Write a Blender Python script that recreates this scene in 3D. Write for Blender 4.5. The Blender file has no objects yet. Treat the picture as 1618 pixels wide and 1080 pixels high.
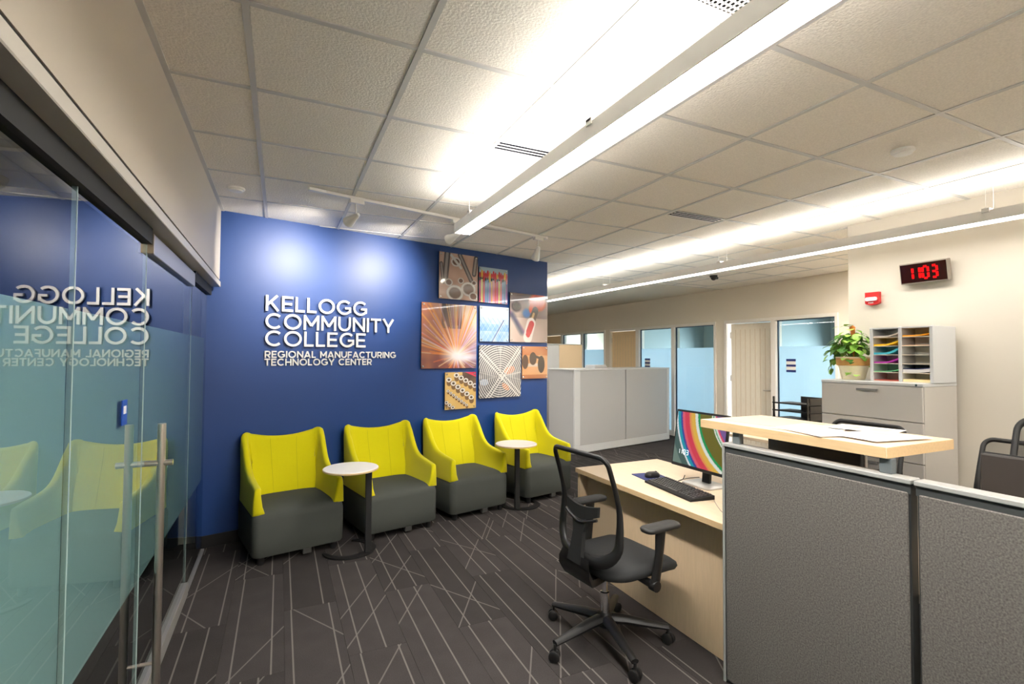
import bpy, bmesh, math, random
import numpy as np
from mathutils import Matrix, Vector

random.seed(7)
C = bpy.context.scene.collection
SC = bpy.context.scene
PI = math.pi
CAMZ = 1.577
CEIL = 2.7805
TILE = 0.6096

# ------------------------------------------------------------------ camera
cam = bpy.data.cameras.new('camera')
cam.sensor_width = 36.0
cam.lens = 779.186 * 36.0 / 1618.0
cam.clip_start = 0.02
cam_o = bpy.data.objects.new('camera', cam)
C.objects.link(cam_o)
_yaw, _pit, _rol = .4388, .0278, .0053
_F = Vector((math.sin(_yaw) * math.cos(_pit), math.cos(_yaw) * math.cos(_pit), math.sin(_pit)))
_R = Vector((math.cos(_yaw), -math.sin(_yaw), 0))
_U = _R.cross(_F)
_R2 = _R * math.cos(_rol) + _U * math.sin(_rol)
_U2 = -_R * math.sin(_rol) + _U * math.cos(_rol)
cam_o.matrix_world = Matrix(((_R2.x, _U2.x, -_F.x, 0), (_R2.y, _U2.y, -_F.y, 0), (_R2.z, _U2.z, -_F.z, CAMZ), (0, 0, 0, 1)))
SC.camera = cam_o

# ------------------------------------------------------------------ world, exposure, daylight of the offices
LAMP = 27          # linear fixtures, downward lens
LAMP_UP = 9.5       # linear fixtures, upward lens
SPOT_W = 52
DAY_W = 215
SC.view_settings.view_transform = 'Standard'
SC.view_settings.look = 'None'
SC.view_settings.gamma = 1.0
SC.view_settings.use_curve_mapping = False
SC.view_settings.exposure = 1.58
SC.cycles.max_bounces = 10
SC.cycles.diffuse_bounces = 6
SC.cycles.glossy_bounces = 5
SC.cycles.transmission_bounces = 6
SC.cycles.transparent_max_bounces = 16
SC.cycles.caustics_reflective = False
SC.cycles.caustics_refractive = False
SC.cycles.sample_clamp_indirect = 6.0
SC.cycles.use_denoising = True
w = bpy.data.worlds.new('world')
SC.world = w
w.use_nodes = True
w.node_tree.nodes['Background'].inputs[0].default_value = (.55, .75, 1.0, 1)
w.node_tree.nodes['Background'].inputs[1].default_value = 1.2
for k, yy in enumerate((4.9, 8.1, 11.6)):
    la = bpy.data.lights.new('window_daylight', 'AREA')
    la.shape = 'RECTANGLE'; la.size = 1.9; la.size_y = 1.1
    la.energy = DAY_W; la.color = (.82, .92, 1.0)
    lo = bpy.data.objects.new('window_daylight', la)
    lo.location = (10.9, yy, 1.2)
    lo.rotation_euler = (0, PI / 2, 0)      # shines towards -X, in through the office windows
    C.objects.link(lo)

# ------------------------------------------------------------------ materials
def lin(c):
    return tuple((x / 12.92 if x <= .04045 else ((x + .055) / 1.055) ** 2.4) for x in (v / 255. for v in c))

MATS = {}
def mat(name, rgb, rough=.5, metal=0, spec=.5, noise=0, nscale=60, bump=0, bscale=200, emit=0, sheen=0, stretch=None, coat=0):
    if name in MATS: return MATS[name]
    m = bpy.data.materials.new(name); m.use_nodes = True
    nt = m.node_tree; b = nt.nodes['Principled BSDF']
    col = lin(rgb) + (1,)
    b.inputs['Base Color'].default_value = col
    b.inputs['Roughness'].default_value = rough
    b.inputs['Metallic'].default_value = metal
    b.inputs['Specular IOR Level'].default_value = spec
    if sheen: b.inputs['Sheen Weight'].default_value = sheen
    if coat: b.inputs['Coat Weight'].default_value = coat
    if emit:
        b.inputs['Emission Color'].default_value = col
        b.inputs['Emission Strength'].default_value = emit
    if noise or bump:
        tc = nt.nodes.new('ShaderNodeTexCoord')
        src = tc.outputs['Object']
        if stretch:
            mp = nt.nodes.new('ShaderNodeMapping'); mp.inputs['Scale'].default_value = stretch
            nt.links.new(src, mp.inputs['Vector']); src = mp.outputs['Vector']
    if noise:
        n = nt.nodes.new('ShaderNodeTexNoise'); n.inputs['Scale'].default_value = nscale; n.inputs['Detail'].default_value = 5
        nt.links.new(src, n.inputs['Vector'])
        r = nt.nodes.new('ShaderNodeMapRange'); r.inputs['From Min'].default_value = .25; r.inputs['From Max'].default_value = .75
        r.inputs['To Min'].default_value = 1 - noise; r.inputs['To Max'].default_value = 1 + noise
        nt.links.new(n.outputs['Fac'], r.inputs['Value'])
        mx = nt.nodes.new('ShaderNodeMix'); mx.data_type = 'RGBA'; mx.blend_type = 'MULTIPLY'; mx.inputs['Factor'].default_value = 1
        mx.inputs['A'].default_value = col
        nt.links.new(r.outputs['Result'], mx.inputs['B'])
        nt.links.new(mx.outputs['Result'], b.inputs['Base Color'])
    if bump:
        n2 = nt.nodes.new('ShaderNodeTexNoise'); n2.inputs['Scale'].default_value = bscale; n2.inputs['Detail'].default_value = 3
        nt.links.new(src, n2.inputs['Vector'])
        bp = nt.nodes.new('ShaderNodeBump'); bp.inputs['Strength'].default_value = bump; bp.inputs['Distance'].default_value = .004
        nt.links.new(n2.outputs['Fac'], bp.inputs['Height'])
        nt.links.new(bp.outputs['Normal'], b.inputs['Normal'])
    MATS[name] = m
    return m

def emitter(name, rgb, strength):
    if name in MATS: return MATS[name]
    m = bpy.data.materials.new(name); m.use_nodes = True
    nt = m.node_tree; nt.nodes.clear()
    e = nt.nodes.new('ShaderNodeEmission'); e.inputs[0].default_value = lin(rgb) + (1,); e.inputs[1].default_value = strength
    o = nt.nodes.new('ShaderNodeOutputMaterial'); nt.links.new(e.outputs[0], o.inputs[0])
    MATS[name] = m
    return m

def glass(name, tint=(241, 247, 246), ior=1.5, boost=1.0):
    if name in MATS: return MATS[name]
    m = bpy.data.materials.new(name); m.use_nodes = True
    nt = m.node_tree; nt.nodes.clear()
    t = nt.nodes.new('ShaderNodeBsdfTransparent'); t.inputs[0].default_value = lin(tint) + (1,)
    g = nt.nodes.new('ShaderNodeBsdfGlossy'); g.inputs['Roughness'].default_value = 0.0
    f = nt.nodes.new('ShaderNodeFresnel'); f.inputs['IOR'].default_value = ior
    mx = nt.nodes.new('ShaderNodeMixShader')
    gm_ = nt.nodes.new('ShaderNodeNewGeometry')      # the pane's two faces are folded into its front face
    inv = nt.nodes.new('ShaderNodeMath'); inv.operation = 'SUBTRACT'; inv.inputs[0].default_value = 1
    nt.links.new(gm_.outputs['Backfacing'], inv.inputs[1])
    mu = nt.nodes.new('ShaderNodeMath'); mu.operation = 'MULTIPLY'; mu.use_clamp = True
    nt.links.new(f.outputs[0], mu.inputs[0]); nt.links.new(inv.outputs[0], mu.inputs[1])
    bo = nt.nodes.new('ShaderNodeMath'); bo.operation = 'MULTIPLY'; bo.use_clamp = True; bo.inputs[1].default_value = boost
    nt.links.new(mu.outputs[0], bo.inputs[0])
    nt.links.new(bo.outputs[0], mx.inputs[0]); nt.links.new(t.outputs[0], mx.inputs[1]); nt.links.new(g.outputs[0], mx.inputs[2])
    o = nt.nodes.new('ShaderNodeOutputMaterial'); nt.links.new(mx.outputs[0], o.inputs[0])
    MATS[name] = m
    return m

def frost(name, rgb, trans=.5):
    if name in MATS: return MATS[name]
    m = bpy.data.materials.new(name); m.use_nodes = True
    nt = m.node_tree; nt.nodes.clear()
    d = nt.nodes.new('ShaderNodeBsdfDiffuse'); d.inputs[0].default_value = lin(rgb) + (1,)
    t = nt.nodes.new('ShaderNodeBsdfTranslucent'); t.inputs[0].default_value = lin(rgb) + (1,)
    mx = nt.nodes.new('ShaderNodeMixShader'); mx.inputs[0].default_value = trans
    nt.links.new(d.outputs[0], mx.inputs[1]); nt.links.new(t.outputs[0], mx.inputs[2])
    o = nt.nodes.new('ShaderNodeOutputMaterial'); nt.links.new(mx.outputs[0], o.inputs[0])
    MATS[name] = m
    return m

def mesh_fabric(name, rgb, hole=.35):
    m = bpy.data.materials.new(name); m.use_nodes = True
    nt = m.node_tree; b = nt.nodes['Principled BSDF']
    b.inputs['Base Color'].default_value = lin(rgb) + (1,); b.inputs['Roughness'].default_value = .8
    t = nt.nodes.new('ShaderNodeBsdfTransparent')
    tc = nt.nodes.new('ShaderNodeTexCoord')
    w1 = nt.nodes.new('ShaderNodeTexChecker'); w1.inputs['Scale'].default_value = 420
    nt.links.new(tc.outputs['Object'], w1.inputs['Vector'])
    mr = nt.nodes.new('ShaderNodeMapRange'); mr.inputs['To Min'].default_value = hole - .12; mr.inputs['To Max'].default_value = hole + .12
    nt.links.new(w1.outputs['Fac'], mr.inputs['Value'])
    mx = nt.nodes.new('ShaderNodeMixShader')
    nt.links.new(mr.outputs['Result'], mx.inputs[0])
    nt.links.new(b.outputs[0], mx.inputs[1]); nt.links.new(t.outputs[0], mx.inputs[2])
    nt.links.new(mx.outputs[0], nt.nodes['Material Output'].inputs[0])
    return m

def wood(name, rgb, axis=(1, 14, 14), amt=.12, rough=.45, scale=9):
    return mat(name, rgb, rough=rough, noise=amt, nscale=scale, stretch=axis)

def printed(name, rough=.15, coat=1.0, emit=0):
    m = bpy.data.materials.new(name); m.use_nodes = True
    nt = m.node_tree; b = nt.nodes['Principled BSDF']
    a = nt.nodes.new('ShaderNodeVertexColor'); a.layer_name = 'print'
    b.inputs['Roughness'].default_value = rough
    if emit:
        b.inputs['Base Color'].default_value = (.01, .01, .01, 1)
        nt.links.new(a.outputs['Color'], b.inputs['Emission Color'])
        b.inputs['Emission Strength'].default_value = emit
    else:
        nt.links.new(a.outputs['Color'], b.inputs['Base Color'])
        b.inputs['Coat Weight'].default_value = coat
        b.inputs['Coat Roughness'].default_value = .03
    return m

def carpet():
    m = bpy.data.materials.new('carpet'); m.use_nodes = True
    nt = m.node_tree; L = nt.links.new; b = nt.nodes['Principled BSDF']
    b.inputs['Roughness'].default_value = .95; b.inputs['Specular IOR Level'].default_value = .15
    def math_(op, a, c=None, d=None):
        n = nt.nodes.new('ShaderNodeMath'); n.operation = op
        for i, v in enumerate((a, c, d)):
            if v is None: continue
            if isinstance(v, (int, float)): n.inputs[i].default_value = v
            else: L(v, n.inputs[i])
        return n.outputs[0]
    tc = nt.nodes.new('ShaderNodeTexCoord'); sx = nt.nodes.new('ShaderNodeSeparateXYZ'); L(tc.outputs['Object'], sx.inputs[0])
    x, y = sx.outputs[0], sx.outputs[1]
    oi = nt.nodes.new('ShaderNodeObjectInfo'); r = oi.outputs['Random']
    fr = lambda k: math_('FRACT', math_('MULTIPLY', r, k))
    hit = lambda dist, wd: math_('LESS_THAN', math_('ABSOLUTE', dist), wd)
    o1 = math_('MULTIPLY_ADD', fr(17.3), .11, -.13)
    o2 = math_('MULTIPLY_ADD', fr(31.7), .11, .02)
    l = math_('MAXIMUM', hit(math_('SUBTRACT', x, o1), .0042), hit(math_('SUBTRACT', x, o2), .0042))
    for kk, sl, lo in ((5.9, 1.7, 0), (11.3, -1.65, .5), (23.1, 1.75, .85)):
        c = math_('MULTIPLY_ADD', fr(kk), 1.1, .06)
        dd = math_('SUBTRACT', math_('SUBTRACT', y, c), math_('MULTIPLY', x, sl))
        h = hit(dd, .0042 * 1.95)
        if lo: h = math_('MULTIPLY', h, math_('GREATER_THAN', fr(kk * 1.7), lo))
        l = math_('MAXIMUM', l, math_('MULTIPLY', h, .8))
    n = nt.nodes.new('ShaderNodeTexNoise'); n.inputs['Scale'].default_value = 260; n.inputs['Detail'].default_value = 3; L(tc.outputs['Object'], n.inputs['Vector'])
    n3 = nt.nodes.new('ShaderNodeTexNoise'); n3.inputs['Scale'].default_value = 5; L(tc.outputs['Object'], n3.inputs['Vector'])
    tone = math_('MULTIPLY_ADD', math_('GREATER_THAN', fr(3.7), .6), -.22, 1.06)
    tone = math_('MULTIPLY', tone, math_('MULTIPLY_ADD', n.outputs['Fac'], 1.1, .45))
    tone = math_('MULTIPLY', tone, math_('MULTIPLY_ADD', n3.outputs['Fac'], .5, .75))
    base = nt.nodes.new('ShaderNodeMix'); base.data_type = 'RGBA'; base.blend_type = 'MULTIPLY'; base.inputs['Factor'].default_value = 1
    base.inputs['A'].default_value = lin((60, 56, 55)) + (1,); L(tone, base.inputs['B'])
    mx = nt.nodes.new('ShaderNodeMix'); mx.data_type = 'RGBA'
    L(math_('MULTIPLY', l, .42), mx.inputs['Factor']); L(base.outputs['Result'], mx.inputs['A']); mx.inputs['B'].default_value = lin((146, 139, 134)) + (1,)
    L(mx.outputs['Result'], b.inputs['Base Color'])
    bp = nt.nodes.new('ShaderNodeBump'); bp.inputs['Strength'].default_value = .5; bp.inputs['Distance'].default_value = .003
    L(n.outputs['Fac'], bp.inputs['Height']); L(bp.outputs['Normal'], b.inputs['Normal'])
    return m

M_CARPET = carpet()
M_BLUE = mat('blue_paint', (8, 55, 118), rough=.47, spec=.5, bump=.05, bscale=400)
M_WALL = mat('warm_white_paint', (212, 204, 190), rough=.6, bump=.03, bscale=300)
M_TAN = mat('beige_paint', (230, 221, 205), rough=.6, bump=.03, bscale=300)
M_SOFFIT = mat('soffit_paint', (205, 195, 180), rough=.45)
M_TILE = mat('ceiling_tile', (248, 242, 232), rough=.95, spec=.1, noise=.09, nscale=110, bump=.8, bscale=95)
M_TEE = mat('ceiling_tee', (212, 210, 206), rough=.45)
M_GYP = mat('gypsum_ceiling', (232, 224, 208), rough=.8)
M_BLACK = mat('black_plastic', (26, 25, 25), rough=.45)
M_BLACKM = mat('black_matte', (20, 20, 20), rough=.7)
M_DARKBASE = mat('dark_baseboard', (9, 9, 10), rough=.5)
M_STEEL = mat('brushed_steel', (216, 208, 197), rough=.3, metal=1, noise=.06, nscale=40, stretch=(30, 30, 1))
M_CHROME = mat('chrome', (220, 220, 222), rough=.12, metal=1)
M_ALU = mat('anodised_aluminium', (188, 186, 182), rough=.38, metal=.7)
M_DKGAP = mat('dark_gap', (30, 31, 30), rough=.7)
M_YEL = mat('lime_yellow_fabric', (203, 194, 12), rough=.85, spec=.15, bump=.25, bscale=700, noise=.04, nscale=300, sheen=.15)
M_YELD = mat('lime_yellow_seam', (172, 170, 4), rough=.9)
M_GRYF = mat('charcoal_fabric', (74, 77, 73), rough=.9, spec=.15, bump=.3, bscale=800, noise=.12, nscale=420)
M_PANEL = mat('grey_tweed', (104, 100, 96), rough=.95, spec=.1, noise=.45, nscale=170, bump=.15, bscale=500)
M_PTRIM = mat('panel_trim', (150, 150, 147), rough=.4)
M_PTRIMD = mat('panel_trim_dark', (58, 60, 60), rough=.5)
M_MAPLE = wood('maple_laminate', (220, 198, 170), axis=(10, 1.2, 10), amt=.06)
M_MAPLEV = wood('maple_laminate_upright', (214, 188, 154), axis=(10, 10, 1.2), amt=.05)
M_MAPLEE = wood('maple_edge', (206, 176, 134), axis=(10, 1.2, 10), amt=.08)
M_STEELG = mat('light_grey_steel', (196, 191, 184), rough=.42)
M_STEELG2 = mat('cool_grey_steel', (178, 178, 178), rough=.42)
M_STEELG3 = mat('pale_grey_steel', (205, 206, 206), rough=.4)
M_WHITE = mat('white_laminate', (236, 232, 228), rough=.3)
M_WHITEP = mat('white_plastic', (250, 248, 244), rough=.4)
M_SIGN = mat('silver_letter', (208, 208, 208), rough=.4)
M_PAPER = mat('paper', (240, 238, 234), rough=.7)
M_INK = mat('grey_print', (182, 180, 180), rough=.7)
M_FRAME = mat('door_frame_paint', (240, 234, 225), rough=.45)
M_NAVY = mat('navy_print', (22, 40, 110), rough=.5)
M_PLATEB = mat('blue_plate', (20, 70, 160), rough=.4)
M_MESH = mesh_fabric('black_mesh', (44, 42, 40), .5)
M_GLASS = glass('clear_glass', boost=1.6)
M_GEDGE = mat('glass_edge', (168, 188, 186), rough=.15)
M_FROSTL = frost('teal_frosting', (150, 178, 180), .2)
M_FROSTB = frost('pale_blue_frosting', (222, 234, 242), .5)
M_RED = mat('red_plastic', (200, 40, 38), rough=.35)
M_LENS = emitter('lamp_lens', (255, 251, 245), LAMP)
M_LENS2 = emitter('lamp_lens_dimmed', (255, 251, 245), LAMP * .27)
M_LENSUP2 = emitter('lamp_lens_up_dimmed', (255, 250, 243), LAMP_UP * .5)
M_LENSUP = emitter('lamp_lens_up', (255, 250, 243), LAMP_UP)
M_FIX = mat('white_fixture', (238, 235, 230), rough=.35)

# ------------------------------------------------------------------ mesh helpers
class MB:
    def __init__(s): s.v = []; s.f = []
    def add(s, vs, fs):
        b = len(s.v); s.v += [tuple(p) for p in vs]; s.f += [tuple(b + i for i in f) for f in fs]; return s
    def box(s, x0, y0, z0, x1, y1, z1, bev=0, M=None):
        x0, x1 = min(x0, x1), max(x0, x1); y0, y1 = min(y0, y1), max(y0, y1); z0, z1 = min(z0, z1), max(z0, z1)
        bm = bmesh.new()
        bmesh.ops.create_cube(bm, size=1)
        for v in bm.verts: v.co = Vector((x0 + (v.co.x + .5) * (x1 - x0), y0 + (v.co.y + .5) * (y1 - y0), z0 + (v.co.z + .5) * (z1 - z0)))
        if bev:
            bmesh.ops.bevel(bm, geom=list(bm.edges), offset=bev, segments=2 if bev > .004 else 1, affect='EDGES', profile=.5)
        return s.bm(bm, M)
    def bm(s, bm, M=None):
        bm.verts.index_update()
        vs = [(M @ v.co if M else v.co.copy()) for v in bm.verts]
        fs = [[v.index for v in f.verts] for f in bm.faces]
        bm.free()
        return s.add(vs, fs)
    def rings(s, rs, cap0=True, cap1=True, closed=True):
        n = len(rs[0]); vs = [p for r in rs for p in r]; fs = []
        for k in range(len(rs) - 1):
            for i in range(n if closed else n - 1):
                j = (i + 1) % n
                fs.append((k * n + i, k * n + j, (k + 1) * n + j, (k + 1) * n + i))
        if cap0: fs.append(tuple(reversed(range(n))))
        if cap1: fs.append(tuple((len(rs) - 1) * n + i for i in range(n)))
        return s.add(vs, fs)
    def tube(s, path, r, n=8, closed=False, flat=None):
        P = [Vector(p) for p in path]; m = len(P); rs = []
        rad = r if isinstance(r, (list, tuple)) else [r] * m
        up = None
        for i in range(m):
            a = P[i - 1] if (i > 0 or closed) else P[i]
            c = P[(i + 1) % m] if (i < m - 1 or closed) else P[i]
            t = (c - a).normalized()
            if up is None:
                up = Vector((0, 0, 1)) if abs(t.z) < .9 else Vector((1, 0, 0))
            u = (up - t * up.dot(t)).normalized(); up = u
            v = t.cross(u)
            rr = rad[i]; ra, rb = (rr if isinstance(rr, tuple) else (rr, rr))
            rs.append([P[i] + u * math.cos(2 * PI * k / n) * ra + v * math.sin(2 * PI * k / n) * rb for k in range(n)])
        if closed:
            rs.append(rs[0]); return s.rings(rs, False, False)
        return s.rings(rs)
    def lathe(s, prof, n=24, c=(0, 0, 0)):
        rs = [[(c[0] + r * math.cos(2 * PI * k / n), c[1] + r * math.sin(2 * PI * k / n), c[2] + z) for k in range(n)] for r, z in prof]
        return s.rings(rs)
    def prism(s, poly, z0, z1):
        n = len(poly)
        vs = [(x, y, z0) for x, y in poly] + [(x, y, z1) for x, y in poly]
        fs = [tuple(reversed(range(n))), tuple(range(n, 2 * n))] + [(i, (i + 1) % n, n + (i + 1) % n, n + i) for i in range(n)]
        return s.add(vs, fs)
    def xf(s, M):
        s.v = [tuple(M @ Vector(p)) for p in s.v]; return s
    def mesh(s, name, m, smooth=None):
        me = bpy.data.meshes.new(name)
        me.from_pydata(s.v, [], s.f); me.update()
        bm = bmesh.new(); bm.from_mesh(me); bmesh.ops.recalc_face_normals(bm, faces=bm.faces); bm.to_mesh(me); bm.free()
        if smooth:
            for p in me.polygons: p.use_smooth = True
            me.set_sharp_from_angle(angle=math.radians(smooth))
        if m: me.materials.append(m)
        return me

def link(name, me, parent=None, loc=None, rotz=None):
    o = bpy.data.objects.new(name, me); C.objects.link(o)
    if parent is not None: o.parent = parent
    if loc is not None: o.location = loc
    if rotz is not None: o.rotation_euler = (0, 0, rotz)
    return o
def obj(name, mb, m, parent=None, smooth=None, loc=None, rotz=None):
    return link(name, mb.mesh(name, m, smooth), parent, loc, rotz)
def tag(o, label, cat, group=None):
    o['label'] = label; o['category'] = cat
    if group: o['group'] = group
    return o
def thing(name, label, cat, loc=(0, 0, 0), rotz=0, group=None):
    o = bpy.data.objects.new(name, None); C.objects.link(o)
    o.empty_display_size = .1
    o.location = loc; o.rotation_euler = (0, 0, rotz)
    return tag(o, label, cat, group)
def struct(name, mb, m, parent=None, smooth=None, loc=None, rotz=None):
    o = obj(name, mb, m, parent, smooth, loc, rotz)
    if parent is None: o['kind'] = 'structure'
    return o
def sempty(name, loc=(0, 0, 0), rotz=0):
    o = bpy.data.objects.new(name, None); C.objects.link(o); o.location = loc; o.rotation_euler = (0, 0, rotz); o['kind'] = 'structure'; return o
def dup(root, loc, rotz=None, label=None, group=None):
    r = root.copy(); C.objects.link(r); r.location = loc
    if rotz is not None: r.rotation_euler = (0, 0, rotz)
    if label: r['label'] = label
    if group: r['group'] = group
    for ch in list(root.children):
        c = ch.copy(); C.objects.link(c); c.parent = r
        for g in ch.children:
            d = g.copy(); C.objects.link(d); d.parent = c
    return r
def B(*a, bev=0): return MB().box(*a, bev=bev)
def rrect(w, d, r, n=6, cx=0, cy=0):
    pts = []
    for qx, qy, a0 in ((1, 1, 0), (-1, 1, PI / 2), (-1, -1, PI), (1, -1, 1.5 * PI)):
        for k in range(n + 1):
            a = a0 + k * PI / 2 / n
            pts.append((cx + qx * (w / 2 - r) + r * math.cos(a), cy + qy * (d / 2 - r) + r * math.sin(a)))
    return pts

# blue wall frame
WANG = math.radians(12.384)
WD = Vector((math.cos(WANG), math.sin(WANG), 0)); WN = Vector((-math.sin(WANG), math.cos(WANG), 0))
WP = Vector((-.47, 4.75, 0))
def wpt(u, off, z): return WP + WD * u - WN * off + Vector((0, 0, z))    # off = distance out from the wall into the room

# ------------------------------------------------------------------ floor
fl = struct('floor', B(-3.6, -5.1, -.1, 10.4, 13.6, -.006), M_CARPET)
plank_me = B(-.1518, .0006, -.008, .1518, 1.2194, 0, bev=.0006).mesh('carpet_plank', M_CARPET)
for c in range(-2, 19):
    x = .045 + .305 * (c + .5)
    if x < -.62 or x > 5.6: continue
    y0 = (3.37 if c % 2 == 0 else 2.765) + random.uniform(-.03, .03) - 1.22 * 3
    for k in range(8):
        y = y0 + 1.22 * k
        if y + 1.22 < .6 or y > 7.4: continue
        if y > 4.75 + (x + .47) * .2196 + .05 and x < 3.0: continue
        link('carpet_plank', plank_me, fl, (x, y, 0))

# ------------------------------------------------------------------ ceiling
cl = struct('ceiling', B(-3.6, -5.1, CEIL + .03, 10.4, 13.6, CEIL + .12), M_GYP)
X0 = -.2129 * TILE; Y0 = -3.0934 * TILE
jy = lambda j: (j + 3.0934) * TILE
ix = lambda i: (i - .2129) * TILE
GRIDY0, GRIDY1 = jy(-4), jy(7.35)
def tile_me(wx, wy):
    mb = MB(); e = .009
    a = [(wx / 2 - e, wy / 2 - e, .016), (wx / 2 - e, wy / 2 - e, .006), (wx / 2 - .014, wy / 2 - .014, -.002)]
    rs = [[(x * sx, y * sy, z) for sx, sy in ((1, 1), (-1, 1), (-1, -1), (1, -1))] for x, y, z in a]
    mb.rings(rs); return mb.mesh('ceiling_tile', M_TILE)
tme = tile_me(TILE, TILE)
edge_w = ix(0) - (-.47) ; tme_e = tile_me(edge_w, TILE)
far_w = 7.13 - ix(11); tme_f = tile_me(far_w, TILE)
last_h = GRIDY1 - jy(7); tme_l = tile_me(TILE, last_h); tme_el = tile_me(edge_w, last_h); tme_fl = tile_me(far_w, last_h)
VENT_TILES = {(2, 0, 'grille')}
for j in range(-4, 8):
    for i in range(-1, 12):
        cx = (ix(i) + ix(i + 1)) / 2 if 0 <= i < 11 else ((ix(0) - .47) / 2 if i < 0 else (ix(11) + 7.13) / 2)
        cy = (jy(j) + jy(j + 1)) / 2 if j < 7 else (jy(7) + GRIDY1) / 2
        if cx > 4.8 and cy < 2.2: continue
        if (i, j) == (2, -2): continue                     # perforated return grille there
        me = {(True, False): tme, }.get((0 <= i < 11, j == 7))
        if me is None:
            me = (tme_l if 0 <= i < 11 else (tme_el if i < 0 else tme_fl)) if j == 7 else (tme_e if i < 0 else tme_f)
        link('ceiling_tile', me, cl, (cx, cy, CEIL + .0035))
run_me = B(-.012, 0, -.003, .012, GRIDY1 - GRIDY0, .03).mesh('ceiling_runner', M_TEE)
for i in range(0, 12): link('ceiling_runner', run_me, cl, (ix(i), GRIDY0, CEIL))
cross_me = B(-TILE / 2 + .0125, -.012, -.0025, TILE / 2 - .0125, .012, .03).mesh('ceiling_cross_tee', M_TEE)
cross_e = B(-.47 - .0, -.012, -.0025, ix(0) - .0125, .012, .03).mesh('ceiling_cross_tee', M_TEE)
for j in range(-4, 8):
    for i in range(0, 11): link('ceiling_cross_tee', cross_me, cl, ((ix(i) + ix(i + 1)) / 2, jy(j), CEIL))
    link('ceiling_cross_tee', cross_e, cl, (0, jy(j), CEIL))
obj('ceiling_edge_angle', B(-.47, GRIDY0, CEIL - .003, -.446, 4.8, CEIL + .03), M_TEE, cl)
obj('ceiling_end_angle', B(3.0, GRIDY1 - .012, CEIL - .003, 7.13, GRIDY1 + .012, CEIL + .03), M_TEE, cl)
obj('gypsum_panel', B(-.47, GRIDY1 + .012, CEIL, 7.13, 13.4, CEIL + .03), M_GYP, cl)
obj('gypsum_panel', B(-.47, -5.0, CEIL, 7.13, GRIDY0, CEIL + .03), M_GYP, cl)

# ------------------------------------------------------------------ walls
ROT = Matrix.Translation(WP) @ Matrix.Rotation(WANG, 4, 'Z')
wb = struct('wall_back', B(-.12, 0, 0, 3.648, .13, CEIL + .028), M_BLUE)
wb.matrix_world = ROT
bb = struct('baseboard_back', B(-.09, -.012, 0, 3.648, -.0005, .1, bev=.003), M_DARKBASE)
bb.matrix_world = ROT
sof = struct('wall_left', B(-.74, -5.0, 2.2, -.47, 4.76, CEIL + .028), M_SOFFIT)
struct('wall_rear', B(-3.6, -5.1, 0, 4.9, -5.0, CEIL + .028), M_WALL)
struct('wall_right', B(4.70, -5.0, 0, 4.86, 2.767, CEIL + .028), M_WALL)
struct('wall_north', B(-3.6, 13.4, 0, 10.4, 13.5, CEIL + .028), M_TAN)
struct('wall_west', B(-.74, 4.9, 0, -.62, 13.4, CEIL + .028), M_TAN)
struct('wall_lobby', B(-3.6, -5.0, 0, -3.5, 13.4, CEIL + .028), mat('lobby_paint', (40, 44, 50), rough=.7))
struct('wall_lobby_end', B(-3.5, 4.85, 0, -.74, 4.95, CEIL + .028), mat('lobby_paint2', (34, 40, 50), rough=.7))

# far office wall X = 7.13
XF = 7.13
FRM = [  # y0,y1 outer frame, list of mullion centres, head z
    (4.337, 6.31), (6.50, 9.67), (9.86, 13.0)]
wf = MB()
wf.box(XF, 2.0, 0, XF + .12, 4.337, CEIL + .028)
wf.box(XF, 6.31, 0, XF + .12, 6.50, 2.215)
wf.box(XF, 9.67, 0, XF + .12, 9.86, 2.215)
wf.box(XF, 13.0, 0, XF + .12, 13.4, 2.215)
wf.box(XF, 4.337, 2.215, XF + .12, 13.4, CEIL + .028)
struct('wall_far', wf, M_TAN)
struct('wall_corridor', B(4.86, 1.9, 0, 7.25, 2.0, CEIL + .028), M_TAN)
struct('baseboard_far', MB().box(XF - .012, 6.31, 0, XF, 6.50, .1).box(XF - .012, 9.67, 0, XF, 9.86, .1).box(XF - .012, 2.0, 0, XF, 4.337, .1), M_DARKBASE)

# offices behind
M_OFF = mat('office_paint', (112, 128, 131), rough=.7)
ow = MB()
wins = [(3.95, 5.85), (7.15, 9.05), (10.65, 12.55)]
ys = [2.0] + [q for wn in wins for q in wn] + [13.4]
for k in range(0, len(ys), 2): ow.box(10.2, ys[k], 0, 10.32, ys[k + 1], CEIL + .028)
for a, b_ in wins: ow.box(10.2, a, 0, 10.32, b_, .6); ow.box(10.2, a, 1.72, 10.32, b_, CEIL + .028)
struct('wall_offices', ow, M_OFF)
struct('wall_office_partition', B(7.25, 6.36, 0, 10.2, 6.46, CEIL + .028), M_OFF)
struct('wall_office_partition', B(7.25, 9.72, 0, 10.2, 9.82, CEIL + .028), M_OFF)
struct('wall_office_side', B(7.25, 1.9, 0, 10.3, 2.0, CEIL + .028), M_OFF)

def door_frame(n, y0, y1, mulls):
    e = sempty('trim_%d' % n)
    obj('head', B(XF - .02, y0, 2.16, XF + .14, y1, 2.212, bev=.003), M_FRAME, e)
    obj('jamb', B(XF - .02, y0, 0, XF + .14, y0 + .045, 2.16, bev=.003), M_FRAME, e)
    obj('jamb', B(XF - .02, y1 - .045, 0, XF + .14, y1, 2.16, bev=.003), M_FRAME, e)
    for a, b_ in mulls: obj('mullion', B(XF - .02, a, 0, XF + .14, b_, 2.16, bev=.003), M_FRAME, e)
    return e
door_frame(3, 4.337, 6.31, [(5.31, 5.395)])
door_frame(4, 6.50, 9.67, [(7.54, 7.62), (8.61, 8.72)])
door_frame(5, 9.86, 13.0, [(10.85, 10.93), (11.87, 11.95)])

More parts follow.
